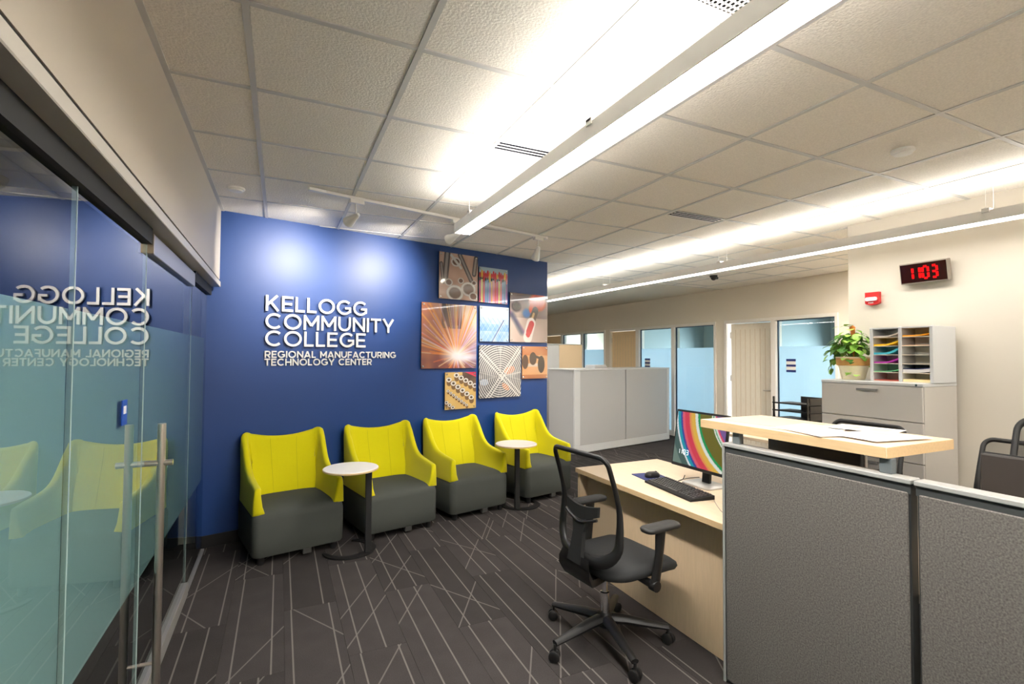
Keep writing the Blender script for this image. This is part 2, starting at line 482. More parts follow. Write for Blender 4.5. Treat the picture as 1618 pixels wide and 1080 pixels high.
def pane(n, y0, y1, plate=None):
    g = struct('window_%d' % n, B(XF + .04, y0, .1, XF + .05, y1, 2.16), M_GLASS)
    obj('frosted_film', B(XF + .052, y0 + .012, .1, XF + .056, y1 - .012, 1.745), M_FROSTB, g)
    gk = MB().box(XF + .03, y0, .1, XF + .06, y0 + .014, 2.16).box(XF + .03, y1 - .014, .1, XF + .06, y1, 2.16).box(XF + .03, y0, 2.146, XF + .06, y1, 2.16)
    obj('gasket', gk, mat('dark_gasket', (40, 60, 78), rough=.5), g)
    obj('sill_rail', B(XF - .01, y0, 0, XF + .1, y1, .1, bev=.003), M_FRAME, g)
    return g
pane(4, 4.382, 5.31); pane(5, 6.545, 7.54); pane(6, 7.62, 8.61); pane(7, 9.905, 10.85); pane(8, 10.93, 11.87)

def plate(name, label, y0, y1, z0, z1, group):
    t = thing(name, label, 'sign', (XF + .04, (y0 + y1) / 2, z0), 0, group)
    h = z1 - z0; w2 = (y1 - y0) / 2
    for k, (a, b_) in enumerate(((0, .17), (.42, .58), (.82, 1.0))): obj('navy_band', B(-.006, -w2, a * h, 0, w2, b_ * h), M_NAVY, t)
    for a, b_ in ((.17, .42), (.58, .82)):
        p = obj('name_strip', B(-.005, -w2, a * h, 0, w2, b_ * h), M_PAPER, t)
    return t
plate('room_sign', 'navy and white room sign on frosted glass beside the open office door', 5.01, 5.165, 1.345, 1.55, 'office room signs')
plate('room_sign', 'small navy and white room sign on the frosted pane right of the closed tan door', 8.31, 8.47, 1.345, 1.533, 'office room signs')

def door_leaf(n, wdt, m, handle_y, loc, rotz):
    d = struct('door_%d' % n, B(0, -wdt, .01, .045, 0, 2.15, bev=.002), m, None, None, loc, rotz)
    for k in range(1, 9): obj('groove', B(-.0015, -wdt * k / 9 - .004, .12, .001, -wdt * k / 9 + .004, 2.05), MATS.get('leaf_groove') or mat('leaf_groove', (214, 192, 160), rough=.5), d)
    h = obj('lever_handle', MB().box(-.012, handle_y - .02, .95, 0, handle_y + .02, 1.15, bev=.003).tube([(-.0, handle_y, 1.03), (-.05, handle_y, 1.03)], .009).tube([(-.05, handle_y, 1.03), (-.05, handle_y + .12, 1.03)], .009), M_STEEL, d, 40)
    for z in (.25, 1.15, 1.9): obj('hinge', MB().tube([(-.008, .006, z), (-.008, .006, z + .11)], .009), M_STEEL, d, 40)
    return d
M_LEAF1 = wood('pale_door_veneer', (240, 230, 212), axis=(10, 10, 1), amt=.06)
M_LEAF2 = wood('tan_door_veneer', (240, 210, 164), axis=(10, 10, 1), amt=.06)
door_leaf(2, .80, M_LEAF1, -.73, (XF + .06, 6.225, 0), math.radians(7))
door_leaf(3, .895, M_LEAF2, -.83, (XF + .03, 9.622, 0), 0)
door_leaf(4, .99, M_LEAF2, -.90, (XF + .03, 12.945, 0), 0)

# ------------------------------------------------------------------ glass front on the left
XG = -.54
head = struct('trim_1', B(XG - .07, -5.0, 2.13, XG + .083, 4.70, 2.176, bev=.003), mat('header_metal', (206, 200, 190), rough=.4))
obj('shadow_gap', B(XG - .05, -5.0, 2.1765, XG + .066, 4.70, 2.1995), M_DKGAP, head)
obj('glazing_channel', B(XG - .02, -5.0, 2.06, XG + .02, 2.64, 2.1295), M_DKGAP, head)
obj('glazing_channel', B(XG - .02, 3.86, 2.06, XG + .02, 4.70, 2.1295), M_DKGAP, head)
sill = struct('trim_2', B(XG - .015, -5.0, 0, XG + .015, 2.70, .02), M_ALU)
obj('floor_channel', B(XG - .012, 3.87, 0, XG + .012, 4.68, .015), M_ALU, sill)
def front_pane(n, y0, y1, edge=True):
    g = struct('window_%d' % n, B(XG - .012, y0, .02, XG, y1, 2.10), M_GLASS)
    obj('frosted_film', B(XG - .016, y0 + .002, .58, XG - .0125, y1 - .002, 1.705), M_FROSTL, g)
    if edge: obj('joint', B(XG - .012, y1 + .0005, .02, XG + .001, y1 + .006, 2.10), M_GEDGE, g)
    return g
front_pane(10, -4.95, -2.41); front_pane(1, -2.4, .35); front_pane(2, .36, 1.815); front_pane(3, 1.825, 2.632)
front_pane(9, 3.872, 4.60, False)
dr = struct('door_1', B(XG - .012, 2.648, .09, XG, 3.855, 2.02), M_GLASS)
obj('frosted_film', B(XG - .016, 2.65, .58, XG - .0125, 3.853, 1.705), M_FROSTL, dr)
obj('top_rail', B(XG - .035, 2.662, 2.02, XG + .022, 3.83, 2.112, bev=.003), M_ALU, dr)
obj('end_cap', B(XG - .033, 2.645, 2.022, XG + .024, 2.6615, 2.11), mat('brass_cap', (205, 190, 165), rough=.3, metal=.8), dr)
obj('bottom_rail', B(XG - .03, 2.67, .008, XG + .02, 3.85, .09, bev=.003), M_ALU, dr)
obj('glass_edge', B(XG - .012, 2.6445, .09, XG + .0005, 2.6475, 2.02), M_GEDGE, dr)
obj('glass_edge', B(XG - .012, 3.8555, .09, XG + .0005, 3.8585, 2.02), M_GEDGE, dr)
hd = obj('pull_handle', MB().tube([(XG + .06, 2.705, .06), (XG + .06, 2.705, 1.262)], .0165, 16), M_STEEL, dr, 40)
obj('crossbar', MB().tube([(XG, 2.705, 1.085), (XG + .105, 2.705, 1.085)], .0135, 14), M_STEEL, hd, 40)
obj('standoff', MB().tube([(XG, 2.705, .2), (XG + .06, 2.705, .2)], .008, 12), M_STEEL, hd, 40)
pl = thing('push_plate', 'small blue square label with white print stuck on the frosted glass front', 'label', (XG + .0005, 2.345, 1.305))
obj('card', B(0, -.033, 0, .004, .033, .095), M_PLATEB, pl)
obj('lettering', B(.004, -.018, .042, .0045, .018, .072), M_WHITE, pl)

# ------------------------------------------------------------------ linear lights
def linear_light(label, x, y0, y1, rotz=0, group='suspended linear ceiling lights', brackets=(), dim=False):
    zb = 2.48; wd = .064
    t = thing('linear_light', label, 'ceiling light', (x, y0, zb), rotz, group)
    L = y1 - y0
    body = MB().box(-wd, 0, .0, -wd + .006, L, .07).box(wd - .006, 0, 0, wd, L, .07).box(-wd, -.006, 0, wd, 0, .07).box(-wd, L, 0, wd, L + .006, .07).box(-wd + .006, 0, .012, wd - .006, L, .018)
    obj('housing', body, M_FIX, t)
    obj('lens', B(-wd + .007, .002, .004, wd - .007, L - .002, .010), M_LENS2 if dim else M_LENS, t)
    e_ = wd - .008
    obj('uplight_lens', MB().add([(-e_, .002, .068), (0, .002, .022), (e_, .002, .068), (-e_, L - .002, .068), (0, L - .002, .022), (e_, L - .002, .068), (-e_, .002, .066), (0, .002, .020), (e_, .002, .066), (-e_, L - .002, .066), (0, L - .002, .020), (e_, L - .002, .066)], [(0, 1, 4, 3), (1, 2, 5, 4), (6, 9, 10, 7), (7, 10, 11, 8), (0, 3, 9, 6), (2, 8, 11, 5), (0, 6, 7, 1), (1, 7, 8, 2), (3, 4, 10, 9), (4, 5, 11, 10)]), M_LENSUP2 if dim else M_LENSUP, t)
    for yy in brackets:
        s = obj('hanger', MB().tube([(-wd + .003, yy, .07), (-wd + .003, yy, CEIL - zb)], .0012, 6).tube([(wd - .003, yy, .07), (wd - .003, yy, CEIL - zb)], .0012, 6).box(-wd - .006, yy - .02, .055, -wd - .0005, yy + .02, .085, bev=.002).box(wd + .0005, yy - .02, .055, wd + .006, yy + .02, .085, bev=.002).box(-wd - .006, yy - .02, .0705, wd + .006, yy + .02, .085, bev=.002), M_FIX, t)
    return t
linear_light('long white suspended light nearest the glass front, ending above the blue wall', 1.212, -4.6, 3.46, 0, brackets=(1.0, 3.35, 6.3, 7.75))
linear_light('long white suspended light crossing the room toward the offices, beyond the clock wall', 4.36, -.6, 9.2, math.radians(2.75), brackets=(2.2, 4.3, 6.2, 8.4), dim=True)
linear_light('added white suspended light out of sight beyond the blue wall', 1.6, 6.3, 11.5, 0, brackets=(.6, 4.6))  # unseen lamp, added to brighten the far wall from the left
linear_light('added white suspended light out of view behind the camera', 2.9, -4.6, -1.2, 0, brackets=(.5, 2.9))  # out of view, added to raise the ambient light of the room
cp = thing('ceiling_fill_light', 'added square fill light hidden in the corridor behind the white clock wall', 'ceiling light', (6.0, 3.05, CEIL - .0035))  # hidden lamp, added to lift the dark corridor and far wall
obj('frame', MB().box(-.3, -.3, -.006, .3, -.28, .003).box(-.3, .28, -.006, .3, .3, .003).box(-.3, -.28, -.006, -.28, .28, .003).box(.28, -.28, -.006, .3, .28, .003), M_FIX, cp)
obj('diffuser', B(-.2798, -.2798, -.003, .2798, .2798, .002), emitter('fill_light_diffuser', (255, 248, 238), 38), cp)

# ------------------------------------------------------------------ ceiling fittings
def slot_vent(label, x0, x1, yc):
    t = thing('ceiling_vent', label, 'vent', ((x0 + x1) / 2, yc, CEIL - .004), 0, 'slot vents in the ceiling')
    L = (x1 - x0) / 2
    obj('backing', B(-L, -.06, 0, L, .06, .003), mat('vent_dark', (10, 13, 20), rough=.9, spec=0), t)
    for k in range(4): obj('slat', B(-L, -.06 + k * .0353, -.0012, L, -.06 + k * .0353 + .0135, -.0001), M_WHITE, t)
    return t
slot_vent('three slot vent partly hidden behind the nearer long light', 1.10, 1.69, 2.555)
slot_vent('three slot vent out in the open ceiling between the two long lights', 2.955, 3.475, 3.14)
gt = thing('return_grille', 'perforated square air grille in the ceiling beside the nearer long light', 'vent', ((ix(2) + ix(3)) / 2, (jy(-2) + jy(-1)) / 2, CEIL + .003))
obj('grille_frame', MB().box(-.29, -.29, -.004, .29, -.25, .01).box(-.29, .25, -.004, .29, .29, .01).box(-.29, -.25, -.004, -.25, .25, .01).box(.25, -.25, -.004, .29, .25, .01), M_WHITE, gt)
obj('grille_backing', B(-.25, -.25, .012, .25, .25, .016), mat('grille_dark', (70, 70, 70), rough=.8), gt)
gm = MB()
for k in range(26):
    p = -.25 + .02 * k
    gm.box(p - .006, -.25, .002, p + .006, .25, .006); gm.box(-.25, p - .006, .002, .25, p + .006, .006)
gr_ = obj('perforated_sheet', gm, M_WHITE, gt); gr_['kind'] = 'stuff'
def detector(label, x, y, r=.058):
    t = thing('smoke_detector', label, 'detector', (x, y, CEIL + .002), 0, 'round ceiling detectors')
    obj('rim', MB().lathe([(r, 0), (r, -.012), (r * .85, -.018)], 28), M_WHITEP, t, 40)
    obj('cover', MB().lathe([(r * .8, -.017), (r * .78, -.026), (r * .5, -.030)], 28), M_WHITEP, t, 40)
detector('flat round white ceiling disc over the corner by the glass front', -.311, 4.06)
detector('flat round white ceiling disc between the two long lights, toward the clock', 3.25, 1.6)
cm = thing('security_camera', 'small black dome camera on the ceiling near the offices', 'camera', (5.79, 5.32, CEIL - .001))
obj('mount', MB().lathe([(.055, 0), (.055, -.02), (.045, -.03)], 20), M_BLACKM, cm, 40)
obj('dome', MB().lathe([(.04, -.03), (.038, -.05), (.025, -.066), (.008, -.072)], 20), M_BLACK, cm, 60)
obj('lens_barrel', MB().tube([(.02, 0, -.04), (.085, .01, -.03)], .02, 12), M_BLACK, cm, 40)

# track and spotlights
tr0 = Vector((.172, 3.80, 0)); tr1 = Vector((2.40, 4.335, 0)); TA = math.atan2(tr1.y - tr0.y, tr1.x - tr0.x); TL = (tr1 - tr0).length
tk = thing('lighting_track', 'white lighting track on the ceiling along the blue wall', 'track', (tr0.x, tr0.y, CEIL - .003), TA)
obj('rail', MB().box(0, -.017, -.022, TL, .017, 0, bev=.002), M_FIX, tk)
obj('end_feed', B(-.01, -.02, -.0222, .11, .02, 0, bev=.003), M_WHITEP, tk)
obj('end_cap', B(TL - .005, -.018, -.024, TL + .02, .018, 0), M_WHITEP, tk)
def spotlight(label, s, target, lit=True):
    p = tr0 + (tr1 - tr0).normalized() * s
    t = thing('spotlight', label, 'spotlight', (p.x, p.y, CEIL - .0256), TA, 'track spotlights')
    obj('adapter', B(-.02, -.02, -.03, .09, .02, 0, bev=.003), M_FIX, t)
    obj('stem', MB().tube([(.03, 0, -.03), (.03, 0, -.115)], .006, 8), M_FIX, t)
    hp = Vector((.03, 0, -.125))
    Mi = (Matrix.Translation((p.x, p.y, CEIL - .025)) @ Matrix.Rotation(TA, 4, 'Z')).inverted()
    tl = Mi @ Vector(target)
    dirv = (tl - hp).normalized()
    q = Vector((0, 0, -1)).rotation_difference(dirv).to_matrix().to_4x4()
    sh = MB().lathe([(.012, .035), (.02, .02), (.026, -.02), (.042, -.085), (.044, -.105), (.040, -.105), (.036, -.085), (.02, -.04)], 20)
    sh.xf(Matrix.Translation(hp) @ q)
    obj('lamp_head', sh, M_WHITEP, t, 40)
    fc = MB().lathe([(.034, -.088), (.02, -.088)], 20); fc.xf(Matrix.Translation(hp) @ q)
    obj('bulb', fc, emitter('spot_bulb', (255, 244, 225), 12), t)
    if lit:
        ld = bpy.data.lights.new('spotlight_lamp', 'SPOT'); ld.energy = SPOT_W; ld.color = (1, .93, .84)
        ld.spot_size = math.radians(84); ld.spot_blend = 1.0; ld.shadow_soft_size = .03
        lo = bpy.data.objects.new('spotlight_lamp', ld); C.objects.link(lo)
        lo.parent = t
        lo.matrix_local = Matrix.Translation(hp + dirv * .11) @ q
    return t
spotlight('white track spotlight hanging alone at the glass end of the track', .31, wpt(.46, 0, 2.30))
spotlight('white track spotlight tucked under the end of the nearer long light', 1.21, wpt(1.32, 0, 2.30))
spotlight('pale track spotlight at the far end of the track above the pictures', 2.16, wpt(2.9, 0, 1.3), True)

# ------------------------------------------------------------------ wall lettering
def arc(cx, cy, rx, ry, a0, a1, n=22): return [(cx + rx * math.cos(math.radians(a0 + (a1 - a0) * k / n)), cy + ry * math.sin(math.radians(a0 + (a1 - a0) * k / n))) for k in range(n + 1)]
def glyph(ch, s):
    a = s / 2; b = 1 - a; st = []
    def W_(w_): return w_
    if ch == 'K': w_ = .82; st = [[(a, 0), (a, 1)], [(a, .36), (w_ - .13, 1)], [(.32, .54), (w_ - .08, 0)]]
    elif ch == 'E': w_ = .68; st = [[(a, 0), (a, 1)], [(a, a), (w_, a)], [(a, b), (w_, b)], [(a, .5), (w_ - .06, .5)]]
    elif ch == 'F': w_ = .66; st = [[(a, 0), (a, 1)], [(a, b), (w_, b)], [(a, .47), (w_ - .06, .47)]]
    elif ch == 'L': w_ = .60; st = [[(a, 0), (a, 1)], [(a, a), (w_, a)]]
    elif ch == 'O': w_ = 1.08; st = [arc(w_ / 2, .5, w_ / 2 - a, .5 - a + .01, 0, 360, 40)]
    elif ch == 'C': w_ = .96; st = [arc(.53, .5, .53 - a, .5 - a + .01, 45, 315, 34)]
    elif ch == 'G': w_ = 1.0; st = [arc(.53, .5, .53 - a, .5 - a + .01, 45, 330, 34), [(w_ - a, .52), (w_ - a, .16)], [(.56, .46), (w_, .46)]]
    elif ch == 'M': w_ = 1.0; st = [[(a, 0), (a, 1)], [(w_ - a, 0), (w_ - a, 1)], [(a, .93), (w_ / 2, .28)], [(w_ - a, .93), (w_ / 2, .28)]]
    elif ch == 'U': w_ = .88; st = [[(a, 1), (a, .42)] + arc(w_ / 2, .42, w_ / 2 - a, .42 - a, 180, 360, 18) + [(w_ - a, 1)]]
    elif ch == 'N': w_ = .88; st = [[(a, 0), (a, 1)], [(w_ - a, 0), (w_ - a, 1)], [(a, .92), (w_ - a, .08)]]
    elif ch == 'I': w_ = s; st = [[(a, 0), (a, 1)]]
    elif ch == 'T': w_ = .76; st = [[(w_ / 2, 0), (w_ / 2, 1)], [(0, b), (w_, b)]]
    elif ch == 'Y': w_ = .88; st = [[(w_ / 2, 0), (w_ / 2, .42)], [(w_ / 2, .40), (.07, 1)], [(w_ / 2, .40), (w_ - .07, 1)]]
    elif ch == 'R': w_ = .78; st = [[(a, 0), (a, 1)], [(a, b), (.46, b)] + arc(.46, .66, .24, b - .66, 90, -90, 14) + [(a, .66 - (b - .66))], [(.44, .34), (w_ - .08, 0)]]
    elif ch == 'A': w_ = .94; st = [[(.07, 0), (w_ / 2, .97)], [(w_ - .07, 0), (w_ / 2, .97)], [(.2, .27), (w_ - .2, .27)]]
    elif ch == 'H': w_ = .86; st = [[(a, 0), (a, 1)], [(w_ - a, 0), (w_ - a, 1)], [(a, .5), (w_ - a, .5)]]
    else: return .38, []
    return w_, st
def ribbon(pts, s):
    n = len(pts); L_, R_ = [], []
    closed = n > 3 and (Vector(pts[0]) - Vector(pts[-1])).length < 1e-5
    for i in range(n):
        p = Vector(pts[i])
        if closed: a, c = Vector(pts[(i - 1) % (n - 1)]), Vector(pts[(i + 1) % (n - 1)])
        else: a, c = Vector(pts[max(i - 1, 0)]), Vector(pts[min(i + 1, n - 1)])
        d1 = (p - a).normalized() if (p - a).length > 1e-9 else (c - p).normalized()
        d2 = (c - p).normalized() if (c - p).length > 1e-9 else d1
        t = (d1 + d2).normalized(); nn = Vector((-t.y, t.x)); k = 1 / max(.5, nn.dot(Vector((-d1.y, d1.x))))
        L_.append(p + nn * s / 2 * k); R_.append(p - nn * s / 2 * k)
    return L_, R_
def letter_mesh(ch, s, h, depth, sx=1, name='letter', m=None):
    w_, st = glyph(ch, s); mb = MB()
    for q, pts in enumerate(st):
        L_, R_ = ribbon(pts, s); n = len(L_); dz = depth + q * .0004
        P = [(v.x * h * sx, 0, v.y * h) for v in L_ + R_]; Fv = [(x, -dz, z) for x, _, z in P]
        vs = P + Fv; N2 = 2 * n; fs = []
        for i in range(n - 1):
            fs += [(N2 + i, N2 + i + 1, N2 + n + i + 1, N2 + n + i), (i, n + i, n + i + 1, i + 1), (i, i + 1, N2 + i + 1, N2 + i), (n + i, N2 + n + i, N2 + n + i + 1, n + i + 1)]
        fs += [(0, N2, N2 + n, n), (n - 1, 2 * n - 1, N2 + 2 * n - 1, N2 + n - 1)]
        mb.add(vs, fs)
    return w_ * h * sx, mb.mesh(name, m or M_SIGN)
sg = thing('wall_sign', 'raised silver lettering naming the college on the blue wall', 'sign', tuple(wpt(.35, 0, 1.48)), WANG)
def line_of(text, zb, h, s, gap, target, depth, yoff):
    tot = sum(glyph(c, s)[0] for c in text) + gap * (len(text) - 1); sx = target / (tot * h)
    cur = 0; cache = {}
    for c in text:
        if c != ' ':
            if c not in cache: cache[c] = letter_mesh(c, s, h, depth, sx)
            link('letter', cache[c][1], sg, (cur, -yoff, zb - 1.48))
        cur += (glyph(c, s)[0] + gap) * h * sx
line_of('KELLOGG', 1.960, .137, .152, .14, .91, .016, .008)
line_of('COMMUNITY', 1.802, .137, .152, .14, 1.195, .016, .008)
line_of('COLLEGE', 1.650, .137, .152, .14, .90, .016, .008)
line_of('REGIONAL MANUFACTURING', 1.547, .062, .185, .13, 1.222, .010, .006)
line_of('TECHNOLOGY CENTER', 1.478, .062, .185, .13, .968, .010, .006)

# ------------------------------------------------------------------ picture panels (prints painted on fine grids)
GN = 120
def canvas(rgb, n=GN):
    a = np.zeros((n, n, 3)); a[:] = np.array(rgb) / 255.; return a
_v, _u = np.mgrid[0:GN, 0:GN] / (GN - 1.0)    # _u right, _v up
def put(a, mask, rgb, k=1.0):
    mk = np.clip(mask, 0, 1)[..., None] * k; a[:] = a * (1 - mk) + np.array(rgb) / 255. * mk
def soft(d, wd, s=.012): return np.clip((wd - d) / s + .5, 0, 1)
def seg(x0, y0, x1, y1):
    dx, dy = x1 - x0, y1 - y0; L2 = dx * dx + dy * dy
    t = np.clip(((_u - x0) * dx + (_v - y0) * dy) / L2, 0, 1)
    return np.hypot(_u - x0 - t * dx, _v - y0 - t * dy), t
def ell(cx, cy, rx, ry, rot=0):
    c, s = math.cos(rot), math.sin(rot); x = (_u - cx) * c + (_v - cy) * s; y = -(_u - cx) * s + (_v - cy) * c
    return np.hypot(x / rx, y / ry)
rng = np.random.RandomState(3)
def blotch(n=9):
    g = rng.rand(n, n); x = np.linspace(0, n - 1.001, GN); i = x.astype(int); f = x - i
    r = g[i] * (1 - f)[:, None] + g[np.minimum(i + 1, n - 1)] * f[:, None]
    return r[:, i] * (1 - f)[None] + r[:, np.minimum(i + 1, n - 1)] * f[None]
def art_pipes():
    a = canvas((232, 196, 178)); put(a, blotch(), (150, 110, 100), .45)
    for x0, y0, x1, y1, wd in ((.2, .98, .15, .45, .075), (.52, .98, .82, .45, .055), (.05, .75, .1, .35, .04), (.95, .95, .9, .6, .06)):
        d, t = seg(x0, y0, x1, y1); put(a, soft(d, wd), (92, 86, 88)); put(a, soft(d, wd * .45), (190, 182, 182), .8)
    for cx, cy, r in ((.42, .82, .13), (.4, .14, .22), (.75, .25, .2), (.24, .36, .1), (.9, .4, .07), (.55, .42, .08), (.88, .1, .12)):
        e = ell(cx, cy, r, r * .8); put(a, (e < 1) * 1., (216, 208, 204)); put(a, (e < .68) * 1., (120, 92, 82)); put(a, (np.abs(e - .85) < .07) * 1., (248, 246, 244))
    d, _ = seg(.3, .95, .55, .7); put(a, soft(d, .03), (230, 228, 228))
    return a
def art_pencils():
    a = canvas((190, 214, 232)); put(a, np.clip(1 - _v * 1.5, 0, 1), (250, 160, 175), .5)
    cols = [(222, 30, 110), (240, 120, 150), (150, 90, 190), (90, 150, 220), (240, 220, 90), (220, 40, 50), (240, 150, 60), (60, 140, 200), (230, 60, 80)]
    for k in range(15):
        x = .03 + k / 15.; top = .62 + .04 * math.sin(k * 2.1)
        put(a, ((np.abs(_u - x) < .026) & (_v < top)) * 1., cols[(k * 4) % 9]); put(a, ((np.abs(_u - x + .012) < .007) & (_v < top)) * 1., (250, 240, 240), .6)
        put(a, ((np.abs(_u - x) < .03) & (_v >= top) & (_v < top + .09)) * 1., (45, 30, 30))
        e = ell(x, top + .15, .035, .08 + .04 * (k % 3)); put(a, (e < 1) * 1., (224, 30, 44) if k % 4 != 1 else (246, 190, 60))
    return a
def art_weld():
    a = canvas((196, 118, 84)); put(a, np.clip((_u + _v - 1.0) * 1.6, 0, 1), (252, 226, 206), .9); put(a, np.clip(1.1 - _v * 1.3, 0, 1) * blotch(), (90, 50, 70), .7); put(a, ((_u > .35) & (_v > .62) & (_u < .72)) * blotch(6), (46, 44, 56), .9)
    cx, cy = .62, .2
    for k in range(130):
        an = rng.uniform(0, PI) if k < 100 else rng.uniform(PI, 2 * PI); ln = rng.uniform(.35, 1.15) if k < 100 else rng.uniform(.1, .5)
        bend = rng.uniform(-.12, .12); x1, y1 = cx + math.cos(an) * ln, cy + math.sin(an) * ln
        d, t = seg(cx, cy, x1, y1); col = [(255, 190, 110), (250, 150, 60), (255, 225, 180), (240, 120, 70), (236, 190, 220)][k % 5]
        put(a, soft(d, .004 + .004 * rng.rand(), .012), col, .8)
    put(a, np.clip((_u - .62) * 3, 0, 1) * np.clip(1 - np.abs(_v - .25) * 2.4, 0, 1), (150, 170, 235), .6)
    put(a, np.clip(1.25 - ell(cx, cy, .26, .14), 0, 1), (255, 250, 250)); put(a, np.clip(1 - ell(cx + .18, cy - .03, .3, .07), 0, 1), (240, 236, 255))
    return a
def art_solar():
    a = canvas((120, 170, 225)); put(a, np.clip(_v * 1.6 - .6, 0, 1), (238, 244, 250)); put(a, blotch() * (_v > .5), (215, 232, 246), .6)
    for k in range(9):
        x = -.3 + k * .16
        d, _ = seg(x, 0, x + .5, .7); put(a, soft(d, .006) * (_v < .68), (205, 226, 246), .7)
        d, _ = seg(x + .3, 0, x - .25, .7); put(a, soft(d, .006) * (_v < .68), (70, 120, 196), .7)
    d, _ = seg(.42, 0, .82, .62); put(a, soft(d, .016), (60, 80, 120)); d, _ = seg(.45, 0, .84, .6); put(a, soft(d, .006), (240, 246, 252))
    put(a, blotch(7) * (_v < .3), (225, 238, 248), .5)
    return a
def art_connector():
    a = canvas((168, 146, 140)); put(a, blotch(5), (226, 206, 196), .8); put(a, blotch(6) * (_v > .5), (60, 50, 62), .55)
    d, _ = seg(.0, .6, .45, .1); put(a, soft(d, .03, .05), (150, 90, 150), .7); d, _ = seg(.05, .55, .3, .2); put(a, soft(d, .05, .08), (40, 60, 90), .8)
    put(a, np.clip(2 - 2 * ell(.16, .72, .15, .13), 0, 1), (36, 34, 44)); put(a, np.clip(2 - 2 * ell(.43, .6, .13, .12), 0, 1), (26, 110, 190))
    put(a, np.clip(4 - 4 * ell(.72, .84, .26, .2, -.2), 0, 1), (232, 84, 36)); d, _ = seg(.8, .95, .62, .7); put(a, soft(d, .13, .03) * (_v > .6), (226, 74, 30))
    d, _ = seg(.66, .66, .56, .44); put(a, soft(d, .085), (40, 34, 34)); d, _ = seg(.62, .6, .54, .4); put(a, soft(d, .03), (205, 170, 120))
    d, _ = seg(.55, .4, .46, .1); put(a, soft(d, .115), (236, 226, 222)); d, _ = seg(.56, .38, .49, .22); put(a, soft(d, .07), (196, 34, 52))
    put(a, (ell(.47, .16, .06, .06) < 1) * 1., (200, 40, 60))
    return a
def art_fan():
    a = canvas((70, 66, 70)); put(a, blotch(5), (140, 150, 160), .6)
    put(a, (ell(.72, .52, .14, .07, .3) < 1) * 1., (196, 110, 50)); put(a, (ell(.62, .2, .1, .05, -.6) < 1) * 1., (206, 120, 56)); put(a, (ell(.12, .3, .1, .06) < 1) * 1., (150, 170, 200)); d, _ = seg(.5, .4, .98, .48); put(a, soft(d, .01), (210, 205, 200))
    r = np.hypot(_u - .49, _v - .4)
    put(a, np.clip((np.cos(2 * PI * r / .043) + .15) * 3, 0, 1) * (r < .9), (228, 226, 224), .95)
    for x0, y0, x1, y1 in ((.0, .85, .95, 0), (.05, .9, 1.0, .05), (.98, 1, .12, -.05), (1.03, .96, .2, -.05)):
        d, _ = seg(x0, y0, x1, y1); put(a, soft(d, .011), (240, 238, 236))
    d, _ = seg(.49, .4, .5, 1); put(a, soft(d, .006), (225, 222, 220))
    return a
def art_lathe():
    a = canvas((226, 160, 104)); put(a, (_v > .72) * 1., (196, 112, 62)); put(a, blotch(5), (240, 200, 160), .5)
    d, _ = seg(.2, .42, .7, .42); put(a, soft(d, .05), (226, 206, 186))
    put(a, (ell(.75, .44, .14, .27) < 1) * 1., (42, 30, 28)); put(a, (ell(.42, .62, .14, .2) < 1) * 1., (62, 42, 36)); put(a, (ell(.12, .52, .12, .22) < 1) * 1., (84, 58, 46))
    d, _ = seg(.4, .72, .75, .62); put(a, soft(d, .04), (40, 30, 28)); put(a, ((_v < .12) * 1.), (176, 100, 56), .7)
    return a
def art_sockets():
    a = canvas((228, 186, 112)); put(a, ((_v > 1.15 - .55 * _u) & (_u > .55)) * 1., (60, 40, 46)); put(a, ((_v > 1.24 - .38 * _u)) * ((_u > .6) * 1.), (214, 40, 80)); put(a, blotch(6), (250, 220, 150), .35)
    for row, (x0, y0, dx, dy, r, n) in enumerate(((.36, .92, .15, -.075, .085, 5), (.12, .8, .145, -.1, .085, 6), (.1, .5, .085, -.058, .045, 8), (.05, .19, .1, -.07, .06, 3))):
        for k in range(n):
            cx, cy = x0 + dx * k, y0 + dy * k; d, _ = seg(cx, cy, cx + .01, cy - r * 1.1); put(a, soft(d, r * .9), (134, 104, 72)); e = ell(cx, cy, r, r * .75); put(a, (e < 1) * 1., (236, 230, 222)); put(a, (e < .5) * 1., (96, 80, 70))
    return a
def grid_print(name, a, w_, h_, m, parent, yoff, n=GN, gain=.62):
    xs, zs = np.linspace(0, w_, n), np.linspace(0, h_, n)
    vs = [(x, -yoff, z) for z in zs for x in xs]; fs = [(j * n + i, j * n + i + 1, (j + 1) * n + i + 1, (j + 1) * n + i) for j in range(n - 1) for i in range(n - 1)]
    me = bpy.data.meshes.new(name); me.from_pydata(vs, [], fs); me.update()
    at = me.color_attributes.new('print', 'FLOAT_COLOR', 'POINT')
    c = np.clip(a, 0, 1); lc = np.where(c <= .04045, c / 12.92, ((c + .055) / 1.055) ** 2.4) * gain
    at.data.foreach_set('color', np.concatenate([lc.reshape(-1, 3), np.ones((n * n, 1))], 1).astype(np.float32).ravel())
    me.materials.append(m); return link(name, me, parent)
M_PRINT = printed('photo_print')
def picture(label, u0, u1, z0, z1, art):
    t = thing('picture_panel', label, 'picture', tuple(wpt(u0, 0, z0)), WANG, 'photo panels on the blue wall')
    w_, h_ = u1 - u0, z1 - z0
    obj('backing_board', B(0, -.028, 0, w_, -.018, h_), M_DKGAP, t)
    grid_print('photo_print', art, w_, h_, M_PRINT, t, .0295)
    for x in (.022, w_ - .022):
        for z in (.022, h_ - .022):
            mb = MB().lathe([(.010, 0), (.010, .033), (.007, .036)], 12); mb.xf(Matrix.Translation((x, 0, z)) @ Matrix.Rotation(PI / 2, 4, 'X'))
            obj('standoff', mb, M_CHROME, t, 40)
picture('square photo panel of steel pipes and rings, highest on the blue wall', 2.057, 2.558, 2.197, 2.708, art_pipes())
